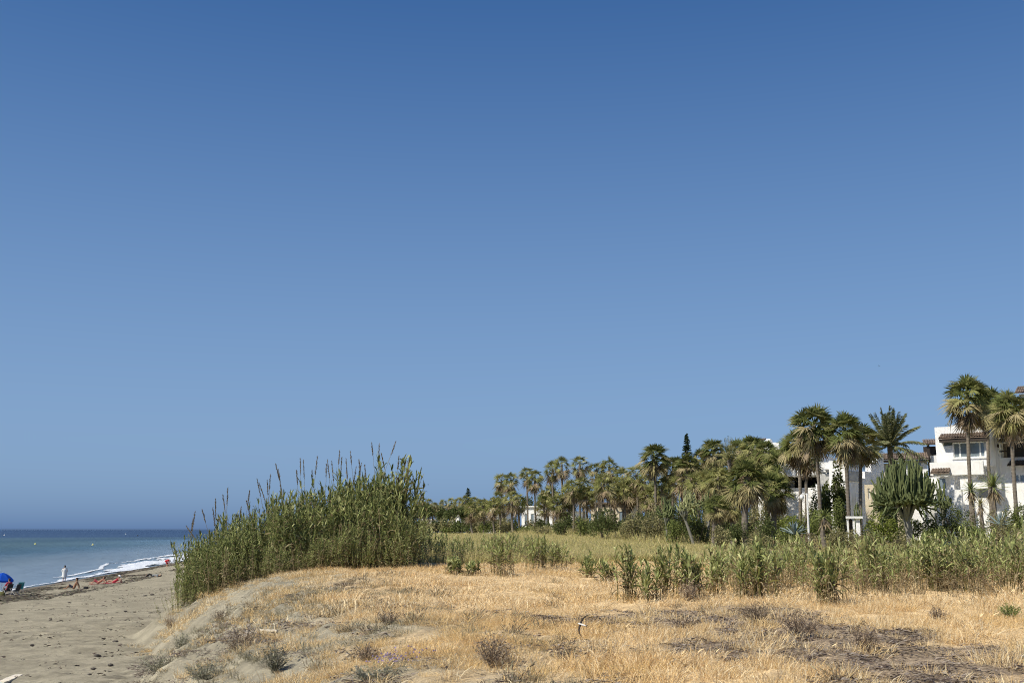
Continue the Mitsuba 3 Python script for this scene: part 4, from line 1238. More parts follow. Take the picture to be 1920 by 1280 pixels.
def shrub(px, pytop, D, hw, label, cols, name='shrub', cat='shrub', n=None, size=None, group_=None, depth=1.0, lift=0.0):
    """A rounded bush from the ground up to photograph row pytop, hw pixels to each side."""
    c = at(px, pytop, D)
    z0 = float(gz(c[0], D, False))
    hh = max(c[2] - z0, 0.5)
    w = hw * D / F_PX
    r = np.random.default_rng(int(px * 13 + D * 7))
    size = size or (0.0030 if name == 'cypress' else 0.0016) * D
    n = n or int(np.clip((14 if name == 'cypress' else 6.5) * (w * hh) / (size * size * 0.5), 500, 4200))
    t = thing(name, label, cat, group_)
    put(shape(leaf_cloud(r, (c[0], D, z0 + hh * (0.47 + lift / 2)), (w, w * depth, hh * 0.56), n, size, cols), 'leaf_material'), 'foliage', t)
    m = Mesh()
    for i in range(5):
        a = r.uniform(0, 6.28)
        m.add(*tube(bezier([[c[0] + r.normal(0, .1), D + r.normal(0, .1), z0 - .1], [c[0] + .2 * w * math.cos(a), D, z0 + hh * .3], [c[0] + .6 * w * math.cos(a), D + .5 * w * math.sin(a), z0 + hh * .7]], 5), [0.05, 0.045, 0.04, 0.03, 0.02], 5), (0.14, 0.115, 0.085))
    put(shape(m, 'tinted_material'), 'stems', t)
    return t


def tree(px, pytop, D, hw, label, cols, frac=0.55, name='tree', group_=None):
    c = at(px, pytop, D)
    z0 = float(gz(c[0], D, False)); H = c[2] - z0
    w = hw * D / F_PX
    r = np.random.default_rng(int(px * 17 + D * 3))
    t = thing(name, label, 'tree', group_)
    m = Mesh().add(*tube(bezier([[c[0], D, z0 - .1], [c[0] + r.normal(0, .3), D, z0 + H * .3], [c[0], D, z0 + H * .7]], 7), np.linspace(.26, .12, 7), 7), (0.15, 0.12, 0.09))
    for i in range(5):
        a = i * 1.3 + r.random()
        m.add(*tube(bezier([[c[0], D, z0 + H * r.uniform(.3, .5)], [c[0] + .4 * w * math.cos(a), D + .4 * w * math.sin(a), z0 + H * .55], [c[0] + .75 * w * math.cos(a), D + .7 * w * math.sin(a), z0 + H * r.uniform(.6, .85)]], 6), np.linspace(.12, .04, 6), 5), (0.15, 0.12, 0.09))
    put(shape(m, 'tinted_material'), 'trunk', t)
    size = 0.0017 * D
    n = int(np.clip(6 * w * H * frac / (size * size * .5), 700, 3600))
    put(shape(leaf_cloud(r, (c[0], D, z0 + H * (1 - frac / 2)), (w, w, H * frac / 2 * 1.05), n, size, cols, 12), 'leaf_material'), 'crown', t)


def pine(px, pytop, pybot, D, hw, label):
    """A tall conical pine with level whorls of branches."""
    top = at(px, pytop, D); H = (pybot - pytop) / F_PX * D
    z0 = float(gz(top[0], D, False))
    r = np.random.default_rng(int(px))
    t = thing('conical_pine', label, 'pine tree')
    put(mikit.ply(tube([[top[0], D, z0], [top[0], D, (z0 + top[2]) / 2], [top[0], D, top[2]]], [0.25, 0.16, 0.03], 7), 'grey_bark', smooth=40), 'trunk', t)
    m = Mesh()
    k = 19
    for i in range(k):
        f = (i + 0.4) / k
        z = top[2] - H * f; R = hw * D / F_PX * (0.12 + 0.88 * f ** 0.85)
        nb = 8
        for a in np.arange(nb) * 6.283 / nb + r.random():
            n = 18
            q = r.random(n)
            d = np.array([math.cos(a), math.sin(a), 0.0])
            P = np.array([top[0], D, z + r.normal(0, .35 * H / k)]) + d * (R * q)[:, None] + np.array([0, 0, 1.0]) * (0.18 * R * q ** 2 - 0.1 * R * q)[:, None]
            Dn = unit(d + r.normal(0, .8, (n, 3)) + [0, 0, .3])
            m.add(*strips(P, Dn, 0.30 * R * r.uniform(.6, 1.2, n) + 0.12, 0.10 + 0.02 * R, 0, np.array((0.05, 0.075, 0.04)) * r.uniform(.7, 1.4, (n, 1)), k=2, r=r))
    put(shape(m, 'leaf_material'), 'crown', t)


def cactus_tree(px, pytop, D, hw, label, base_px, arms=120, fork=0.42, lean=0.0, top_flat=0.3, rad=0.075, col=((0.10, 0.125, 0.05), (0.17, 0.195, 0.08))):
    """A candelabra spurge: a bare trunk that forks into many ribbed arms curving up to a dome."""
    c = at(px, pytop, D); b = at(base_px, 990, D)
    base = np.array([b[0], D, float(gz(b[0], D, False)) - .1])
    H = c[2] - base[2]; w = hw * D / F_PX
    r = np.random.default_rng(int(px * 5 + D))
    t = thing('cactus_tree', label, 'cactus tree')
    fk = np.array([c[0] + lean, D, base[2] + H * fork])
    tr = bezier([base, base * .5 + fk * .5 + [0.15 * H * .1, 0, 0], fk], 9)
    m = Mesh().add(*tube(tr, np.linspace(.26, .2, 9) * (H / 6) * (1 if arms > 100 else .6), 9), (0.23, 0.22, 0.19))
    prim = []
    for i in range(9):
        a = i * 2.4; q = 0.45 * w * (0.5 + 0.5 * r.random())
        e = fk + np.array([q * math.cos(a), q * math.sin(a), H * (0.12 + 0.06 * r.random())])
        m.add(*tube(bezier([tr[-2] if i % 2 else fk, fk * .5 + e * .5 - [0, 0, .06 * H], e], 6), np.linspace(.15, .10, 6) * (H / 6) * (1 if arms > 100 else .6), 7), (0.20, 0.20, 0.15))
        prim.append(e)
    put(shape(m, 'tinted_material', smooth=True), 'trunk', t)
    prim = np.array(prim)
    for i in range(arms):
        a, q = r.uniform(0, 6.28), w * math.sqrt(r.random())
        f = q / w
        tip = np.array([c[0] + q * math.cos(a), D + q * math.sin(a), c[2] - H * (1 - fork) * (top_flat * (1 - math.sqrt(max(1 - f * f, 0))) + 0.34 * r.random() ** 1.6)])
        s = prim[np.argmin(np.linalg.norm(prim[:, :2] + r.normal(0, .25 * w, (len(prim), 2)) - tip[:2], axis=1))]
        out = np.array([c[0] + (tip[0] - c[0]) * .92, D + (tip[1] - D) * .92, s[2]])
        p = bezier([s, s * .5 + out * .5 + [0, 0, min(0, tip[2] - s[2]) * .3], out * .9 + tip * .1 - [0, 0, .03 * H], tip], 8)
        p[1:-1] += r.normal(0, .07, (6, 3)); p[-1] += r.normal(0, .1, 3)
        kk = r.random() ** 1.3 * 1.25
        g = Mesh().add(*tube(p, rad * r.uniform(.75, 1.2) * np.array([.8, .9, 1, 1.05, 1.1, 1.05, 1.0, .7]), 8, star=0.55), np.array(col[0]) * (1 - kk) + np.array(col[1]) * kk)
        put(shape(g, 'tinted_material'), 'arm', t)
    return t


def rosette(px, py, D, n, L, W, label, cols, name, cat, trunk=0.0, el=(15, 85), droop=(0.0, 0.2), skirt=0, spread_=1.0, rows=0):
    """Stiff leaves round one heart: agave or yucca; each leaf is a part."""
    c = at(px, py, D)
    r = np.random.default_rng(int(px * 3 + D))
    t = thing(name, label, cat)
    z0 = float(gz(c[0], D, False))
    if trunk:
        put(mikit.ply(tube([[c[0], D, z0 - .1], [c[0] + r.normal(0, .08), D, (z0 + c[2]) / 2], [c[0], D, c[2]]], [.2, .16, .14], 8), 'palm_bark', smooth=40), 'trunk', t)
    for i in range(n):
        a = i * 2.4 + r.normal(0, .15)
        e = math.radians(el[0] + (el[1] - el[0]) * (i + .5) / n + r.normal(0, 4))
        d = np.array([[math.cos(a) * math.cos(e), math.sin(a) * math.cos(e), math.sin(e)]])
        side = np.array([[-math.sin(a), math.cos(a), 0]])
        col = cols[r.integers(0, len(cols))] * r.uniform(.8, 1.2)
        LL = L * r.uniform(.8, 1.1)
        up = np.cross(side, d) * W * 0.22
        m = Mesh()
        dd = r.uniform(*droop)
        for s in (-1, 1):                                  # two halves meeting in a keel: a trough-shaped leaf
            V, Fc, C = strips(np.array([c]) , d, LL, W, dd, col, k=5, side=side, r=r)
            keel = np.arange(0, 10).reshape(5, 2)[:, 0 if s > 0 else 1]
            V = V.copy(); V[keel] = (V[np.arange(0, 10, 2)] + V[np.arange(1, 10, 2)]) / 2 + (-up if s > 0 else -up)
            m.add(V, Fc, C)
        put(shape(m, 'tinted_material'), 'leaf', t)
    if skirt:
        a = r.uniform(0, 6.28, skirt)
        d = np.stack([np.cos(a) * .6, np.sin(a) * .6, r.uniform(-1.0, -0.4, skirt)], -1)
        put(shape(Mesh().add(*strips(np.repeat(c[None], skirt, 0) - np.array([0, 0, 1.0]) * r.random((skirt, 1)) * .5, d, L * r.uniform(.6, 1, skirt), W, .2, DRYB[r.integers(0, 3, skirt)] * 1.3, k=2, r=r)), 'straw_material'), 'dead_skirt', t)
    return t


cactus_tree(1692, 856, 80, 63, 'big round candelabra cactus tree with bare pale trunk before the white villa', 1706, arms=380, fork=0.36, top_flat=0.85, rad=0.07, col=((0.075, 0.10, 0.04), (0.145, 0.17, 0.07)))
cactus_tree(1290, 910, 92, 30, 'loose candelabra cactus tree with pale leaning branches behind the field', 1302, arms=44, fork=0.5, top_flat=0.9, rad=0.055, lean=-.4, col=((0.22, 0.24, 0.11), (0.32, 0.33, 0.16)))
cactus_tree(1248, 928, 95, 18, 'smaller cactus tree with upright arms left of the leaning pale one', 1250, arms=34, fork=0.45, top_flat=0.5, rad=0.065)
cactus_tree(1328, 915, 94, 20, 'thin cactus tree with few arms right of the leaning pale one', 1322, arms=28, fork=0.5, top_flat=0.5, rad=0.06)
cactus_tree(1764, 892, 84, 16, 'thin open cactus tree against the lower white walls of the villa', 1762, arms=22, fork=0.45, top_flat=0.8, rad=0.06)
cactus_tree(1606, 925, 84, 9, 'small spiky cactus tree against the grey house wall', 1607, arms=12, fork=0.3, top_flat=0.9, rad=0.05)
pine(1287, 814, 905, 134, 15, 'dark conical pine rising above the middle palm crowns')
pine(878, 915, 962, 330, 13, 'small far conical pine at the left end of the palm row')

SHRUBS = [(1577, 930, 86, 20, MIDG, 'rounded green shrub right of the lamp post, under the palm trunks'), (1543, 958, 82, 26, MIDG, 'broad bushy shrub between the lamp post and the rounded shrub'),
          (1497, 950, 88, 36, LIME, 'low yellow green hedge below the terrace of the middle villa'), (1652, 957, 84, 30, LIME, 'low bright hedge between the gateway and the cactus tree'),
          (1793, 944, 80, 56, DARK, 'large dark domed hedge in front of the lower villa walls'), (1712, 968, 84, 24, DARK, 'dark shrub in the shade under the cactus tree'),
          (1742, 962, 82, 20, MIDG, 'mid green shrub left of the domed hedge'), (1902, 925, 84, 30, MIDG, 'tall green shrub at the right edge below the villa wing'), (1946, 945, 78, 26, MIDG, 'leafy shrub cut by the right edge'),
          (1868, 950, 76, 22, OLIVE, 'olive shrub at the foot of the yucca'), (1430, 968, 79, 26, DARK, 'dark bush under the brown stub palms'), (1470, 975, 76, 20, MIDG, 'green bush left of the blue agave'),
          (1385, 975, 78, 28, DARK, 'dark bush at the right rear corner of the field'), (1350, 985, 74, 20, OLIVE, 'olive scrub at the right edge of the field'),
          (1522, 905, 100, 12, DARK, 'dark shrubby column between two palm trunks left of the tall white wall'), (1305, 968, 93, 26, DARK, 'dark shrub at the foot of the leaning cactus tree'), (1262, 972, 94, 20, MIDG, 'green shrub left of the leaning cactus tree'), (1222, 962, 104, 26, OLIVE, 'tawny shrub at the rear edge of the field'),
          (1184, 962, 112, 24, OLIVE, 'olive shrub right of the dark rounded bush'), (1132, 950, 116, 32, DARK, 'dark rounded bush at the rear edge of the field'), (1090, 968, 132, 18, MIDG, 'small shrub left of the dark rounded bush'),
          (1055, 975, 140, 20, DARK, 'low dark shrub below the lower fan palm'), (1020, 984, 150, 20, OLIVE, 'low olive shrub under the high palm trunks'), (985, 984, 165, 20, MIDG, 'low green shrub right of the leftmost tall palms'),
          (948, 980, 175, 20, OLIVE, 'low tawny shrub under the leftmost tall palms'), (915, 976, 190, 20, MIDG, 'low shrub left of the leftmost tall palms'), (880, 972, 210, 20, DARK, 'low dark shrub below the far conical pine'),
          (845, 975, 225, 22, MIDG, 'low shrub far back near the reed fringe'), (810, 978, 230, 22, OLIVE, 'pale low shrub just right of the reed thicket'), (1565, 985, 72, 26, OLIVE, 'dry olive scrub left of the gateway'),
          (1625, 985, 70, 30, OLIVE, 'scrub between the gateway and the reed bed'), (1690, 995, 66, 26, OLIVE, 'rough scrub round the trunk of the cactus tree'), (1755, 985, 68, 30, MIDG, 'leafy scrub before the domed hedge'), (1820, 975, 66, 30, MIDG, 'leafy scrub before the yuccas'),
          (1890, 980, 64, 30, OLIVE, 'olive scrub at the right edge behind the reeds'), (1602, 988, 73, 20, OLIVE, 'low scrub right in front of the white gateway posts'), (1510, 992, 70, 22, DRYB, 'dry brown scrub around the blue agave'), (1420, 995, 68, 28, OLIVE, 'tangled scrub behind the left end of the reed bed')]
for px, py, D, hw, cols, lab in SHRUBS:
    shrub(px, py, D, hw, lab, cols)
shrub(1572, 858, 101, 15, 'dark slender cypress beside the middle villa', DARK, 'cypress', 'cypress', lift=0.1)
shrub(1546, 895, 101, 12, 'dark narrow cypress behind the tallest middle palm trunk', DARK, 'cypress', 'cypress')
shrub(1668, 905, 88, 26, 'dark dense bush in the shade left of the cactus tree trunk', DARK)

TREES = [(1031, 908, 225, 22, 'round topped pine behind the high pair of palms'), (1070, 912, 220, 20, 'dark tree right of the round topped pine'), (1112, 912, 200, 24, 'dark tree behind the feather palm of the row'),
         (1160, 900, 190, 24, 'green tree behind the thick of the palm row'), (1205, 895, 182, 22, 'tree behind the free standing tall palm'), (1250, 885, 175, 24, 'tree left of the conical pine'), (1310, 868, 160, 26, 'broad dark tree right below the conical pine'),
         (1350, 862, 152, 26, 'dark tree behind the feather palm of the middle group'), (1392, 860, 146, 22, 'tree behind the vivid green stub palm'), (1440, 868, 140, 24, 'tree left of the white gable'), (1500, 850, 135, 18, 'tree above the middle villa roof'),
         (1560, 852, 132, 22, 'tree behind the white canopy of the middle villa'), (985, 928, 235, 20, 'tree behind the second leftmost palm pair'), (945, 930, 245, 22, 'tree behind the leftmost palm pair'),
         (908, 938, 262, 20, 'tree left of the leftmost palm pair'), (1748, 838, 140, 12, 'small tree top behind the villa, left of its parapet'), (1772, 792, 150, 14, 'tree top just above the villa parapet')]
for px, py, D, hw, lab in TREES:
    tree(px, py, D, hw, lab, DARK if px % 2 else MIDG)
r0 = np.random.default_rng(43)
for i, px in enumerate(range(786, 1260, 12)):
    D = np.interp(px, [786, 900, 1000, 1100, 1260], [240, 205, 170, 138, 106]) + r0.uniform(0, 8)
    shrub(px + r0.normal(0, 3), np.interp(px, [786, 950, 1100, 1260], [975, 968, 962, 950]) + (13 if 970 < px < 1042 or 1100 < px < 1180 else 0) + r0.normal(0, 5), D, 13 + 5 * r0.random(), 'garden bush in the hedge line at the foot of the palm row', (DARK, OLIVE, OLIVE, DARK)[i % 4], group_='bushes along the foot of the palm row')
for i, px in enumerate(range(1268, 1475, 15)):
    shrub(px, 945 + r0.normal(0, 12), 100 + r0.uniform(0, 10), 15, 'bushy growth among the trunks of the middle palm group', (DARK, OLIVE, MIDG)[i % 3], group_='bushes among the middle palms')
r0 = np.random.default_rng(41)
for i, px in enumerate(range(780, 912, 8)):
    tree(px, 948 + r0.normal(0, 6), 320 + r0.uniform(-40, 60), 12, 'far off garden tree among the distant palms', (DARK, OLIVE, DARK * 1.2)[i % 3], group_='far garden trees')

AGAVE = np.array([(0.24, 0.30, 0.30), (0.30, 0.36, 0.36), (0.20, 0.26, 0.25)])
rosette(1490, 1002, 74, 24, 1.2, 0.13, 'blue grey agave with upright blades left of the lamp post', AGAVE, 'agave', 'agave')
rosette(1876, 985, 66, 18, 1.1, 0.12, 'small blue grey agave in the scrub near the right edge', AGAVE, 'agave', 'agave')
rosette(1862, 912, 80, 60, 1.35, 0.085, 'yucca with a spiky round head and brown skirt before the villa', MIDG, 'yucca', 'yucca', trunk=1, el=(-25, 85), droop=(0, .12), skirt=60)
rosette(1820, 918, 82, 44, 0.95, 0.08, 'bushy yucca left of the spiky round one', MIDG, 'yucca', 'yucca', trunk=1, el=(-35, 80), droop=(0, .25), skirt=40)
rosette(1838, 945, 80, 36, 0.8, 0.07, 'low pale yucca between the two taller yuccas', OLIVE, 'yucca', 'yucca', trunk=1, el=(-25, 80), droop=(0, .25), skirt=30)
rosette(1545, 968, 80, 40, 1.0, 0.08, 'dark yucca right of the lamp post with thick brown stem', MIDG, 'yucca', 'yucca', trunk=1, el=(-20, 80), droop=(.05, .3), skirt=30)
# ------------------------------------------------------------------ people, animals and small things
def hull_body(bones, edge=0.035):
    """One continuous surface from bones ((x,y,z,r), (x,y,z,r)): hulls of spheres joined and smoothed."""
    parts = []
    for a, b in bones:
        s = []
        for (x, y, z, q) in (a, b):
            s.append(m3.Manifold.sphere(q, 12).translate((x, y, z)))
        parts.append(m3.Manifold.batch_hull(s))
    M = m3.Manifold.batch_boolean(parts, m3.OpType.Add).refine_to_length(edge)
    k = M.to_mesh()
    t = trimesh.Trimesh(k.vert_properties[:, :3], k.tri_verts, process=True)
    trimesh.smoothing.filter_taubin(t, iterations=8)
    return np.array(t.vertices), np.array(t.faces)


SKIN, TAN = (0.50, 0.32, 0.22), (0.36, 0.20, 0.125)


def limb_pts(a, b, l1, l2, bend):
    """The middle joint between a and b for bone lengths l1, l2, bent towards `bend`."""
    a, b = np.asarray(a, float), np.asarray(b, float)
    d = b - a; L = min(np.linalg.norm(d), (l1 + l2) * .995)
    d = unit(d)
    b = a + d * L
    x = (l1 ** 2 - l2 ** 2 + L ** 2) / (2 * L)
    h = math.sqrt(max(l1 ** 2 - x ** 2, 0))
    n = np.asarray(bend, float); n = unit(n - d * np.dot(n, d))
    return a + d * x + n * h, b


def person(label, place, turn, pelvis, chest, head, hands, feet, skin, hair, clothes, bends=None, face=(1, 0, 0), hat=None, group_=None):
    """Pose in metres, x forward, y left, z up, before turning; clothes: list of (name, colour, which bones, extra radius)."""
    B = dict(elbow=(-1, 0, -.3), knee=(1, 0, .3)); B.update(bends or {})
    p, c, hd = (np.asarray(q, float) for q in (pelvis, chest, head))
    up = unit(c - p); fwd = np.asarray(face, float)
    side = unit(np.cross(up, fwd)); bones, tags = [], []

    def bone(tag, a, ra, b, rb):
        bones.append(((*a, ra), (*b, rb))); tags.append(tag)
    waist = p * .5 + c * .5
    for s in (1, -1):
        bone('torso', p + side * .09 * s, .115, waist + side * .06 * s, .10)
        bone('torso', waist + side * .06 * s, .10, c + side * .12 * s, .105)
        bone('torso', c + side * .12 * s, .10, c - side * .12 * s, .10)
        sh = c + side * .19 * s + up * .05; hip = p + side * .09 * s
        bone('torso', c + side * .08 * s, .09, sh, .06)
        el, hand = limb_pts(sh, hands[0 if s > 0 else 1], .29, .26, B['elbow'])
        bone('upper_arm', sh, .055, el, .042); bone('forearm', el, .042, hand, .028)
        fd = unit(hand - el); fs = unit(np.cross(fd, up + [.01, .02, 0])); fn = np.cross(fs, fd)
        palm = hand + fd * .07
        bone('hand', hand, .026, palm, .03)
        for k, ln in enumerate((.07, .082, .078, .06)):
            q0 = palm + fs * (.027 - .018 * k); q1 = q0 + fd * ln * .55 + fn * .006; q2 = q1 + fd * ln * .4 - fn * .02
            bone('hand', q0, .010, q1, .009); bone('hand', q1, .009, q2, .008)
        bone('hand', hand + fs * .02, .012, hand + fs * .055 + fd * .05, .010)
        kn, an = limb_pts(hip, feet[0 if s > 0 else 1], .43, .41, B['knee'])
        bone('thigh', hip, .095, kn, .06); bone('shin', kn, .06, an, .04)
        fo = unit(fwd + [0, 0, -.35 if B.get('standing') else .2])
        bone('foot', an, .042, an + fo * .16 + (np.array([0, 0, -.03]) if B.get('standing') else 0), .032)
    bone('neck', c + up * .08, .06, hd - unit(hd - c) * .06, .055)
    hu = unit(hd - c)
    bone('head', hd - hu * .04 + fwd * .015, .075, hd + hu * .05, .095)
    bone('head', hd + hu * .04 - fwd * .03, .09, hd + hu * .05 + fwd * .02, .085)
    bone('head', hd + fwd * .10 - hu * .005, .014, hd + fwd * .075 + hu * .03, .012)       # nose
    for s in (1, -1):
        bone('head', hd + side * .092 * s, .02, hd + side * .095 * s + hu * .03, .02)      # ears
    t = thing('person', label, 'person', group_)
    R = rotz(turn)

    def place_(V):
        return V @ R.T + np.asarray(place)
    V, Fc = hull_body(bones)
    put(shape(Mesh().add(place_(V), Fc, skin), 'tinted_material', smooth=True), 'body', t)
    hb = [((*(hd + hu * .06 - fwd * .03), .098), (*(hd + hu * .075 + fwd * .01), .088)), ((*(hd + hu * .03 - fwd * .055), .08), (*(hd - hu * .05 - fwd * .05), .06))]
    if hat is None:
        V, Fc = hull_body(hb); put(shape(Mesh().add(place_(V), Fc, hair), 'tinted_material', smooth=True), 'hair', t)
    else:
        m = Mesh(); rad = np.array([.105, .108, .10, .06, .0]); hh = np.array([0, .05, .09, .115, .12])
        V, Fc = tube(hd + hu * .05 + hu * hh[:, None], rad, 14); m.add(place_(V), Fc, hat)
        V, Fc = tube(hd + hu * (.05 + np.array([0, .008, .0])[:, None]), np.array([.10, .18, .20]), 14, cap=False); m.add(place_(V), Fc, hat)
        put(shape(m, 'tinted_material', smooth=True), 'hat', t)
    e = Mesh()
    for s in (1, -1):
        sp = trimesh.creation.icosphere(subdivisions=1, radius=.013); sp.apply_translation(hd + fwd * .088 + side * .035 * s + hu * .03)
        e.add(place_(np.array(sp.vertices)), np.array(sp.faces), (.03, .02, .02))
    V, Fc = tube([hd + fwd * .088 - hu * .045 - side * .025, hd + fwd * .094 - hu * .047, hd + fwd * .088 - hu * .045 + side * .025], .007, 5)
    e.add(place_(V), Fc, (.35, .13, .11))
    put(shape(e, 'tinted_material'), 'face', t)
    for name, col, which, extra in clothes:
        bb = [((*a[:3], a[3] + extra), (*b[:3], b[3] + extra)) for (a, b), tg in zip(bones, tags) if tg in which]
        V, Fc = hull_body(bb)
        put(shape(Mesh().add(place_(V), Fc, col), 'tinted_material', smooth=True), name, t)
    return t, place_


def ground_at(px, py, D0=100.0):
    """Where the ray through a photograph pixel meets the ground."""
    d = ray(px, py); lo = 5.0
    for y in np.arange(8, 420, 0.25):
        q = EYE + d * (y / d[1])
        if q[2] < float(gz(q[0], y, False)):
            return np.array([q[0], y, float(gz(q[0], y, False))])
    return at(px, py, D0)


# man in a long white shirt looking out to sea: a hanging hem over bare legs
q = ground_at(120, 1091)
t, pl = person('person in long white shirt standing at the edge of the water, back to the beach', q, math.radians(118), (0, 0, .95), (0, 0, 1.40), (0.02, 0, 1.66), [(.22, .12, 1.1), (.22, -.12, 1.1)], [(0, .11, .08), (.05, -.11, .08)], SKIN, (.02, .018, .016), [], dict(standing=1))
m = Mesh()
zz = np.array([1.50, 1.46, 1.38, 1.2, 1.0, .8, .62, .55]); ra = np.array([.09, .20, .25, .25, .25, .26, .27, .275])
a = np.arange(18) * 2 * np.pi / 18
V = np.stack([(0.02 + np.outer(ra * .72, np.cos(a)) * (1 + .06 * np.sin(5 * a))), np.outer(ra, np.sin(a)) * (1 + .05 * np.sin(4 * a)), np.repeat(zz[:, None], 18, 1)], -1).reshape(-1, 3)
i, j = np.meshgrid(np.arange(7), np.arange(18), indexing='ij')
Q = np.stack([i * 18 + j, i * 18 + (j + 1) % 18, (i + 1) * 18 + (j + 1) % 18, (i + 1) * 18 + j], -1).reshape(-1, 4)
m.add(pl(V), Q, (.82, .82, .80))
for s in (1, -1):
    V, Fc = tube([[0, .19 * s, 1.44], [.0, .27 * s, 1.22], [.12, .22 * s, 1.05]], [.09, .075, .065], 9); m.add(pl(V), Fc, (.82, .82, .80))
put(shape(m, 'tinted_material', smooth=True), 'shirt', t)

# seated sunbather
q = ground_at(138, 1104)
person('tanned person in dark trunks sitting on the sand, leaning back with knees up', q, math.radians(188), (0, 0, .13), (-.22, 0, .55), (-.22, 0, .84), [(-.50, .22, .06), (-.48, -.22, .06)], [(.62, .13, .06), (.72, -.12, .06)], TAN, (.02, .015, .012),
       [('trunks', (.03, .03, .05), ('thigh',), .012)])
# the pair on red towels
q = ground_at(193, 1094)
person('person with white hat reclining on a red towel, farther one of the pair', q + np.array([.75, .8, .02]), math.radians(182), (0, 0, .12), (-.38, 0, .38), (-.50, 0, .62), [(-.62, .24, .06), (-.6, -.24, .06)], [(.75, .12, .06), (.78, -.10, .06)], SKIN, (.1, .07, .05),
       [('swimsuit', (.42, .06, .08), ('torso',), .012)], hat=(.82, .82, .80))
person('sunburnt person reclining in front of the one with the white hat', q + np.array([-.45, 0, .02]), math.radians(176), (0, 0, .12), (-.40, 0, .34), (-.55, 0, .55), [(-.62, .24, .06), (-.62, -.24, .06)], [(.55, .12, .06), (.80, -.10, .06)], (.45, .24, .17), (.05, .03, .02),
       [('trunks', (.30, .05, .07), ('thigh',), .012)])


def towel(c, L, W, ang, col, label, bsdf='tinted_material'):
    xs, ys = np.linspace(-L / 2, L / 2, 12), np.linspace(-W / 2, W / 2, 6)
    X, Y = np.meshgrid(xs, ys, indexing='ij')
    R = rotz(ang)
    P = np.stack([X, Y, X * 0], -1).reshape(-1, 3) @ R.T + c
    P[:, 2] = gz(P[:, 0], P[:, 1], False) + .03 + .02 * meshkit.noise(P * 4)
    V = np.vstack([P, P - [0, 0, .02]])
    i, j = np.meshgrid(np.arange(11), np.arange(5), indexing='ij')
    Q = np.stack([i * 6 + j, (i + 1) * 6 + j, (i + 1) * 6 + j + 1, i * 6 + j + 1], -1).reshape(-1, 4)
    t = thing('towel', label, 'towel')
    scene[t] = shape(Mesh().add(V, np.vstack([Q, Q + 72]), col), bsdf)


towel(q + np.array([.9, .8, 0]), 2.0, .9, .05, (.45, .07, .10), 'red towel under the person with the white hat')
towel(q + np.array([-.3, 0, 0]), 2.0, .9, -.05, (.36, .10, .10), 'dull red towel under the sunburnt person')
# someone lying in dark clothes, with a white bundle at the feet
q = ground_at(287, 1081)
person('person in grey and black clothes lying flat on the sand near the surf', q, math.radians(178), (0, 0, .14), (-.48, 0, .17), (-.78, 0, .17), [(-.35, .30, .08), (-.35, -.30, .08)], [(.70, .16, .08), (.78, -.08, .08)], SKIN, (.03, .025, .02),
       [('shirt', (.22, .24, .25), ('torso', 'upper_arm'), .015), ('trousers', (.03, .03, .035), ('thigh', 'shin'), .015)], dict(knee=(0, 0, 1)), face=(0.05, 0, 1))
# bending figure in red at the water's edge
q = ground_at(312, 1062)
person('person in red shirt bending down at the foaming water edge', q, math.radians(-20), (-.12, 0, .82), (.32, 0, .95), (.55, 0, .88), [(.55, .15, .42), (.58, -.15, .45)], [(0, .12, .08), (.08, -.12, .08)], SKIN, (.03, .02, .015),
       [('shirt', (.55, .05, .06), ('torso', 'upper_arm'), .03), ('shorts', (.40, .04, .05), ('thigh',), .02)], dict(standing=1))
q = ground_at(348, 1059)
person('small far figure with dark top crouching on white cloth beside the reed thicket', q, math.radians(150), (0, 0, .35), (.10, 0, .80), (.18, 0, 1.06), [(.40, .15, .45), (.40, -.15, .45)], [(.25, .13, .08), (.22, -.13, .08)], SKIN, (.02, .02, .02),
       [('shirt', (.03, .035, .06), ('torso', 'upper_arm'), .02)], dict(standing=1))
towel(q + np.array([-.5, 0, 0]), 1.8, .9, .2, (.8, .8, .8), 'white cloth spread beside the crouching far figure')

# blue parasol at the left edge with its people and chairs
q = ground_at(2, 1114)
zt = at(2, 1073, q[1])[2]
t = thing('beach_umbrella', 'bright blue beach umbrella cut off by the left edge', 'beach umbrella')
put(mikit.ply(tube([[q[0], q[1], q[2] - .2], [q[0], q[1], (q[2] + zt) / 2], [q[0], q[1], zt + .05]], .022, 8), 'white_frame', smooth=40), 'pole', t)
n = 8
ang = np.arange(n) * 2 * np.pi / n + .25
for k in range(n):                                     # one cloth panel between each pair of ribs
    a0, a1 = ang[k], ang[k] + 2 * np.pi / n
    P = []
    for f in np.linspace(0.02, 1, 7):
        for g in np.linspace(0, 1, 5):
            aa = a0 + (a1 - a0) * g
            R = 0.92 * f * (1 - .05 * math.sin(np.pi * g))
            P.append([q[0] + R * math.cos(aa), q[1] + R * math.sin(aa), zt - .62 * f ** 1.7 - .05 * f * math.sin(np.pi * g)])
    for g in np.linspace(0, 1, 5):
        aa = a0 + (a1 - a0) * g; R = 0.92 * (1 - .05 * math.sin(np.pi * g))
        P.append([q[0] + R * math.cos(aa), q[1] + R * math.sin(aa), zt - .62 - .05 * math.sin(np.pi * g) - .14])
    i, j = np.meshgrid(np.arange(7), np.arange(4), indexing='ij')
    Q = np.stack([i * 5 + j, i * 5 + j + 1, (i + 1) * 5 + j + 1, (i + 1) * 5 + j], -1).reshape(-1, 4)
    put(shape(Mesh().add(np.array(P), Q, (.02, .10, .55)), 'leaf_material'), 'panel', t)
r = np.random.default_rng(5)


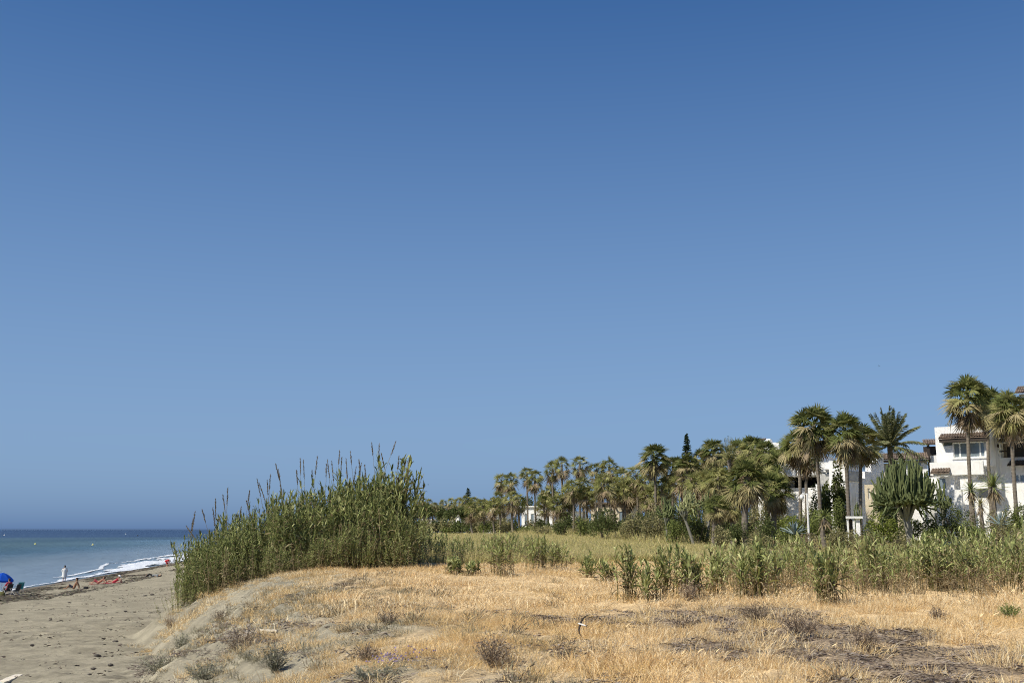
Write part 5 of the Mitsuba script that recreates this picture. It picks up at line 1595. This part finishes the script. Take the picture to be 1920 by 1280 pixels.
def folding_chair(c, turn, col, label):
    t = thing('folding_chair', label, 'chair')
    R = rotz(turn)
    pl = lambda V: np.asarray(V, float) @ R.T + c
    def sheet(P, th=.025):
        P = np.array(P, float); n_ = unit(np.cross(P[1] - P[0], P[3] - P[0]))
        V = np.vstack([P, P - n_ * th]); return V, np.array([[0, 1, 2, 3], [7, 6, 5, 4], [0, 4, 5, 1], [1, 5, 6, 2], [2, 6, 7, 3], [3, 7, 4, 0]])
    V, Q = sheet([[.25, -.25, .40], [.25, .25, .40], [-.22, .25, .36], [-.22, -.25, .36]]); put(shape(Mesh().add(pl(V), Q, col), 'tinted_material'), 'seat', t)
    V, Q = sheet([[-.22, -.25, .38], [-.22, .25, .38], [-.42, .25, .92], [-.42, -.25, .92]]); put(shape(Mesh().add(pl(V), Q, col), 'tinted_material'), 'backrest', t)
    for s in (-.27, .27):
        for a, b in (([.27, s, 0], [-.44, s, .95]), ([-.35, s, 0], [.28, s, .58])):
            V, Fc = tube([a, (np.array(a) + b) / 2, b], .014, 6); put(shape(Mesh().add(pl(V), Fc, (.5, .5, .5)), 'tinted_material'), 'leg', t)
        V, Fc = tube([[.28, s, .58], [0, s, .60], [-.30, s, .60]], .016, 6); put(shape(Mesh().add(pl(V), Fc, (.2, .2, .2)), 'tinted_material'), 'armrest', t)


q2 = ground_at(13, 1115)
folding_chair(q2, math.radians(150), (.04, .045, .05), 'dark folding chair under the edge of the blue umbrella')
person('person in red shirt and dark trousers sitting under the blue umbrella', q2 + np.array([0, 0, .0]), math.radians(150), (-.08, 0, .50), (-.20, 0, .95), (-.16, 0, 1.22), [(.25, .22, .62), (.25, -.22, .62)], [(.42, .12, .08), (.46, -.12, .08)], SKIN, (.04, .03, .02),
       [('shirt', (.42, .05, .07), ('torso', 'upper_arm'), .02), ('trousers', (.03, .03, .045), ('thigh', 'shin'), .018)], dict(standing=1))
q3 = ground_at(27, 1116)
folding_chair(q3, math.radians(165), (.05, .055, .065), 'dark folding chair right of the seated person in red')
q4 = ground_at(35, 1111)
folding_chair(q4, math.radians(140), (.04, .26, .28), 'teal folding chair, rightmost by the blue umbrella')
q5 = ground_at(2, 1118)
t = thing('beach_bag', 'olive beach bag standing in the shade at the left edge', 'bag')
sp = trimesh.creation.icosphere(subdivisions=3, radius=.26); sp.vertices[:, 2] = np.clip(sp.vertices[:, 2], -.18, .2); sp.vertices *= [1.2, .7, 1.1]; sp.apply_translation(q5 + [0, 0, .19])
put(shape(Mesh().add(np.array(sp.vertices), np.array(sp.faces), (.16, .15, .06)), 'tinted_material', smooth=True), 'body', t)
V, Fc = tube(bezier([q5 + [-.15, 0, .36], q5 + [0, 0, .62], q5 + [.15, 0, .36]], 8), .015, 5); put(shape(Mesh().add(V, Fc, (.1, .09, .05)), 'tinted_material'), 'handle', t)
q6 = ground_at(161, 1104)
t = thing('beach_bag', 'small black bag alone on the sand right of the seated sunbather', 'bag')
sp = trimesh.creation.icosphere(subdivisions=3, radius=.17); sp.vertices[:, 2] = np.clip(sp.vertices[:, 2], -.11, .12); sp.vertices *= [1.3, .8, 1]; sp.apply_translation(q6 + [0, 0, .1])
put(shape(Mesh().add(np.array(sp.vertices), np.array(sp.faces), (.02, .02, .022)), 'tinted_material', smooth=True), 'body', t)
V, Fc = tube(bezier([q6 + [-.1, 0, .2], q6 + [0, 0, .36], q6 + [.1, 0, .2]], 8), .012, 5); put(shape(Mesh().add(V, Fc, (.02, .02, .02)), 'tinted_material'), 'handle', t)
q7 = ground_at(272, 1081)
towel(q7, 1.1, .5, .3, (.78, .74, .66), 'pale folded towel at the head of the person lying flat')

# buoys
for px, py, rad, col, lab in [(8, 1003, .8, (.85, .85, .82), 'white buoy near the horizon at the left edge'), (66, 1019.5, .42, (.80, .70, .25), 'yellowish buoy, left one of the nearer two'), (174, 1021, .42, (.80, .70, .25), 'yellowish buoy, right one of the nearer two'),
                              (236, 1001, .8, (.82, .82, .80), 'white buoy near the horizon, left of the dark one'), (258, 1004, .7, (.04, .05, .06), 'dark buoy near the horizon'), (355, 1019.5, .5, (.85, .85, .85), 'white buoy right beside the reed thicket')]:
    D = EYE[2] * F_PX / (py - HORIZON)
    c = at(px, py, D)
    t = thing('buoy', lab, 'buoy')
    pr = np.array([0, .75, 1, .95, .6, .28, .22, 0.05]); zs = np.array([-.6, -.45, 0, .35, .75, .9, 1.5, 1.6]) * rad
    V, Fc = tube(np.stack([np.full(8, c[0]), np.full(8, c[1]), zs + .2 * rad], -1), pr * rad + .01, 14)
    scene[t] = shape(Mesh().add(V, Fc, col), 'tinted_material', smooth=True)

# ------------------------------------------------------------------ foreground: dead bushes, driftwood, stones, the bird
DEADC = np.array([(0.24, 0.18, 0.125), (0.34, 0.26, 0.18), (0.15, 0.11, 0.08), (0.44, 0.36, 0.26)])
GREYC = np.array([(0.33, 0.32, 0.24), (0.26, 0.26, 0.17), (0.42, 0.39, 0.31), (0.20, 0.19, 0.13)])


def dry_shrub(px, py, hpx, wpx, label, cols=DEADC, heads=None, dense=1.0, name='dry_shrub'):
    q = ground_at(px, py)
    k = q[1] / F_PX
    h, w = hpx * k, wpx * k / 2
    r = np.random.default_rng(int(px * 3 + py))
    t = thing(name, label, 'dry shrub')
    n = int(42 * dense)
    a, f = r.uniform(0, 6.28, n), np.sqrt(r.random(n))
    d = np.stack([np.cos(a) * f * w, np.sin(a) * f * w, h * r.uniform(.55, 1.05, n) * (1 - .35 * f ** 2)], -1)
    L = np.linalg.norm(d, axis=1)
    base = q + np.stack([r.normal(0, .12 * w, n), r.normal(0, .12 * w, n), np.full(n, -.02)], -1)
    C = cols[r.integers(0, 4, n)] * r.uniform(.8, 1.2, (n, 1))
    m = Mesh().add(*strips(base, d, L, 0.011, 0.1, C, k=3, r=r)).add(*strips(base, d, L, 0.011, 0.1, C, k=3, r=r))
    for rep in range(7):
        g = r.uniform(.25, .95, n)
        P = base + d * g[:, None]
        m.add(*strips(P, unit(d) + r.normal(0, .6, (n, 3)), L * r.uniform(.12, .35, n), 0.008, 0.15, C, k=2, r=r))
    put(shape(m, 'tinted_material'), 'stems', t)
    nl = int(300 * dense)
    g, i = r.uniform(.25, 1.05, nl), r.integers(0, n, nl)
    P = base[i] + d[i] * g[:, None] + r.normal(0, .07 * h, (nl, 3))
    m = Mesh().add(*strips(P, r.normal(0, 1, (nl, 3)) + [0, 0, .4], r.uniform(.02, .055, nl), 0.016, 0.1, cols[r.integers(0, 4, nl)] * r.uniform(.8, 1.4, (nl, 1)), k=2, r=r))
    put(shape(m, 'straw_material'), 'leaves', t)
    if heads:
        for i in range(heads):
            j = r.integers(0, n)
            c = base[j] + d[j] * r.uniform(.8, 1.02)
            s = unit(r.normal(size=(16, 3)) + [0, 0, .8])
            m = Mesh().add(*strips(np.repeat(c[None], 16, 0), s, .04 * r.uniform(.7, 1.2, 16), .016, .1, np.array((.72, .64, .54)) * r.uniform(.8, 1.1, (16, 1)), k=2, r=r))
            put(shape(m, 'straw_material'), 'flower_head', t)
    return t


dry_shrub(455, 1225, 62, 72, 'brown thistle bush with pale round seed heads on the sandy slope', DEADC, heads=46, dense=1.5)
dry_shrub(515, 1258, 58, 52, 'wiry grey brown bush right below the thistle bush', GREYC * .8, dense=1.4)
dry_shrub(300, 1262, 42, 90, 'low grey green bush on the dune foot, leftmost of the bushes', GREYC, dense=1.6)
dry_shrub(340, 1222, 42, 40, 'small grey green bush on the ridge of the dune foot', GREYC, dense=1.0)
dry_shrub(385, 1276, 40, 80, 'grey mound of dead twigs at the bottom of the sandy slope', GREYC * .9, dense=1.7)
dry_shrub(412, 1163, 26, 40, 'dark low bush on the sand above the thistle bush', DEADC * .9)
dry_shrub(320, 1178, 30, 34, 'straw brown tuft bush on the dune edge beside the beach', DEADC * 1.3)
dry_shrub(705, 1278, 34, 110, 'spreading grey green mat bush at the bottom edge', GREYC, dense=2.0)
dry_shrub(925, 1250, 62, 80, 'tangled dark twig bush at the bottom middle', DEADC, dense=1.6)
dry_shrub(730, 1172, 30, 50, 'brown withered bush in the straw left of the middle', DEADC)
dry_shrub(690, 1240, 32, 40, 'dark withered bush left of the lilac flowers', DEADC)
dry_shrub(1292, 1128, 46, 50, 'bushy brown dry tuft between the front reed clumps', DEADC * 1.1, dense=1.6)
dry_shrub(1285, 1182, 28, 50, 'low dark bush on the litter patch', DEADC)
dry_shrub(1420, 1174, 50, 52, 'dark spiny bush on the litter patch edge in front of the broad reed clump', DEADC * .8, dense=1.6)
dry_shrub(1500, 1195, 56, 92, 'wide loose brown bush between litter and straw', DEADC * 1.2, dense=1.4)
dry_shrub(1620, 1222, 60, 62, 'thin brown thistle bush right of the wide loose bush', DEADC * 1.1)
dry_shrub(1895, 1160, 30, 50, 'small green bush in the straw near the right edge', MIDG[[0, 1, 2, 0]], dense=1.4)
dry_shrub(1760, 1165, 34, 34, 'small brown bush in the straw right of the reed bed middle', DEADC)

# lilac flowers
q = ground_at(745, 1250)
r = np.random.default_rng(9)
t = thing('flower_patch', 'small patch of lilac flowers in the dry grass near the bottom edge', 'flowers')
n = 60
P = q + np.stack([r.normal(0, .22, n), r.normal(0, .22, n), np.zeros(n)], -1); P[:, 2] = gz(P[:, 0], P[:, 1])
H = r.uniform(.08, .18, n)
put(shape(Mesh().add(*strips(P, np.array([0, 0, 1.0]) + r.normal(0, .2, (n, 3)), H, .006, 0, np.array([.14, .16, .07]), k=2, r=r)), 'leaf_material'), 'stems', t)
m = Mesh()
for i in range(n):
    s = unit(r.normal(size=(9, 3)) + [0, 0, .9])
    m.add(*strips(np.repeat((P[i] + [0, 0, H[i]])[None], 9, 0), s, .02, .014, 0, np.array([.46, .38, .62]) * r.uniform(.8, 1.2), k=2, r=r))
put(shape(m, 'leaf_material'), 'blossoms', t)


def plank(px0, py0, px1, py1, wid, thick, label, name='plank'):
    a, b = ground_at(px0, py0), ground_at(px1, py1)
    d = b - a; L = np.linalg.norm(d); d = d / L
    s = unit(np.cross(d, [0, 0, 1.0])); u = np.cross(s, d)
    n = 10
    V, Fc = [], []
    r = np.random.default_rng(int(abs(px0) + 3))
    for i in range(n + 1):
        f = i / n
        w = wid * (1 - .12 * r.random()) * (0.75 if i in (0, n) else 1)
        for (x, z) in ((-1, 0), (1, 0), (1, 1), (-1, 1)):
            V.append(a + d * L * f + s * x * w / 2 + u * (z * thick + .015 + .004 * r.normal()))
    for i in range(n):
        for j in range(4):
            Fc.append([4 * i + j, 4 * i + (j + 1) % 4, 4 * i + 4 + (j + 1) % 4, 4 * i + 4 + j])
    Fc += [[3, 2, 1, 0], [4 * n, 4 * n + 1, 4 * n + 2, 4 * n + 3]]
    t = thing(name, label, 'driftwood')
    scene[t] = shape(Mesh().add(np.array(V), np.array(Fc), (.62, .56, .46)), 'tinted_material')


plank(-12, 1288, 36, 1268, .30, .06, 'bleached plank poking in at the bottom left corner', 'driftwood')
plank(488, 1186, 520, 1188, .05, .035, 'short pale stick lying right of the thistle bush', 'driftwood')

for i, (px, py, s) in enumerate([(207, 1247, .10), (175, 1254, .10), (95, 1162, .09), (216, 1203, .12), (182, 1230, .13), (168, 1265, .07), (272, 1117, .16), (285, 1115, .18), (235, 1146, .1), (295, 1140, .1), (60, 1210, .08), (130, 1130, .12)]):
    q = ground_at(px, py)
    ic = trimesh.creation.icosphere(subdivisions=2, radius=1.0)
    V = np.array(ic.vertices); V *= (0.7 + .6 * meshkit.noise(V * 1.7 + i * 9))[:, None]; V *= [s, s * .8, s * .5]
    t = thing('stone', 'small dark lump of debris lying on the open sand', 'debris', 'dark debris on the beach sand')
    scene[t] = shape(Mesh().add(V + q + [0, 0, s * .15], np.array(ic.faces), (.10, .088, .075)), 'tinted_material', smooth=True)


def bird(px, py, D, span, bank, label, pitch_, turn, white):
    """A swift in flight: spindle body with forked tail and long sickle wings."""
    c = at(px, py, D)
    t = thing('bird', label, 'bird')
    s = span / .56
    R = rotz(turn) @ np.array([[math.cos(pitch_), 0, math.sin(pitch_)], [0, 1, 0], [-math.sin(pitch_), 0, math.cos(pitch_)]]) @ np.array([[1, 0, 0], [0, math.cos(bank), -math.sin(bank)], [0, math.sin(bank), math.cos(bank)]])
    pl = lambda V: np.asarray(V, float) * s @ R.T + c
    xs = np.array([.115, .10, .08, .05, 0, -.05, -.09, -.12]); rr = np.array([.003, .012, .018, .021, .023, .019, .011, .006])
    V, Fc = tube(np.stack([xs, xs * 0, np.array([0, .002, .003, .002, 0, 0, .002, .004])], -1), rr, 12)
    put(shape(Mesh().add(pl(V), Fc, white), 'tinted_material', smooth=True), 'body', t)
    V, Fc = tube([[.13, 0, -.001], [.118, 0, 0], [.105, 0, .001]], [.001, .005, .007], 8); put(shape(Mesh().add(pl(V), Fc, (.02, .02, .02)), 'tinted_material'), 'beak', t)
    for sd in (1, -1):
        f = np.linspace(0, 1, 12)
        y = sd * (.012 + .27 * np.sin(f * 1.35) / math.sin(1.35)); x = .055 + .03 * np.sin(f * np.pi * .6) - .27 * f ** 1.7
        ch = .052 * (1 - f ** 1.6) + .004
        z = .012 + .05 * f - .04 * f ** 2
        le = np.stack([x, y, z], -1); te = le - np.stack([ch, 0 * f, 0 * f], -1); th = np.stack([0 * f, 0 * f, .006 * (1 - f) + .001], -1)
        mid = le * .65 + te * .35 + th
        V = np.vstack([le, mid, te, mid - 1.6 * th])
        Q = []
        for a, b in ((0, 12), (12, 24), (24, 36), (36, 0)):
            Q += [[a + i, a + i + 1, b + i + 1, b + i] for i in range(11)]
        put(shape(Mesh().add(pl(V), np.array(Q), (.045, .036, .03)), 'tinted_material', smooth=True), 'wing', t)
        V = np.array([[-.10, sd * .002, .004], [-.10, sd * .012, .004], [-.175, sd * .03, .004], [-.145, sd * .004, .004]]); V = np.vstack([V, V - [0, 0, .003]])
        put(shape(Mesh().add(pl(V), np.array([[0, 1, 2, 3], [7, 6, 5, 4], [0, 4, 5, 1], [1, 5, 6, 2], [2, 6, 7, 3], [3, 7, 4, 0]]), (.045, .036, .03)), 'tinted_material'), 'tail', t)


bird(1091, 1170, 16.0, .36, math.radians(-68), 'swift in flight low over the straw, dark sickle wings and white body', math.radians(-12), math.radians(142), (.72, .70, .66))
bird(1648, 686, 120.0, .40, math.radians(25), 'tiny far bird high in the blue sky above the date palm', 0, math.radians(120), (.06, .055, .05))
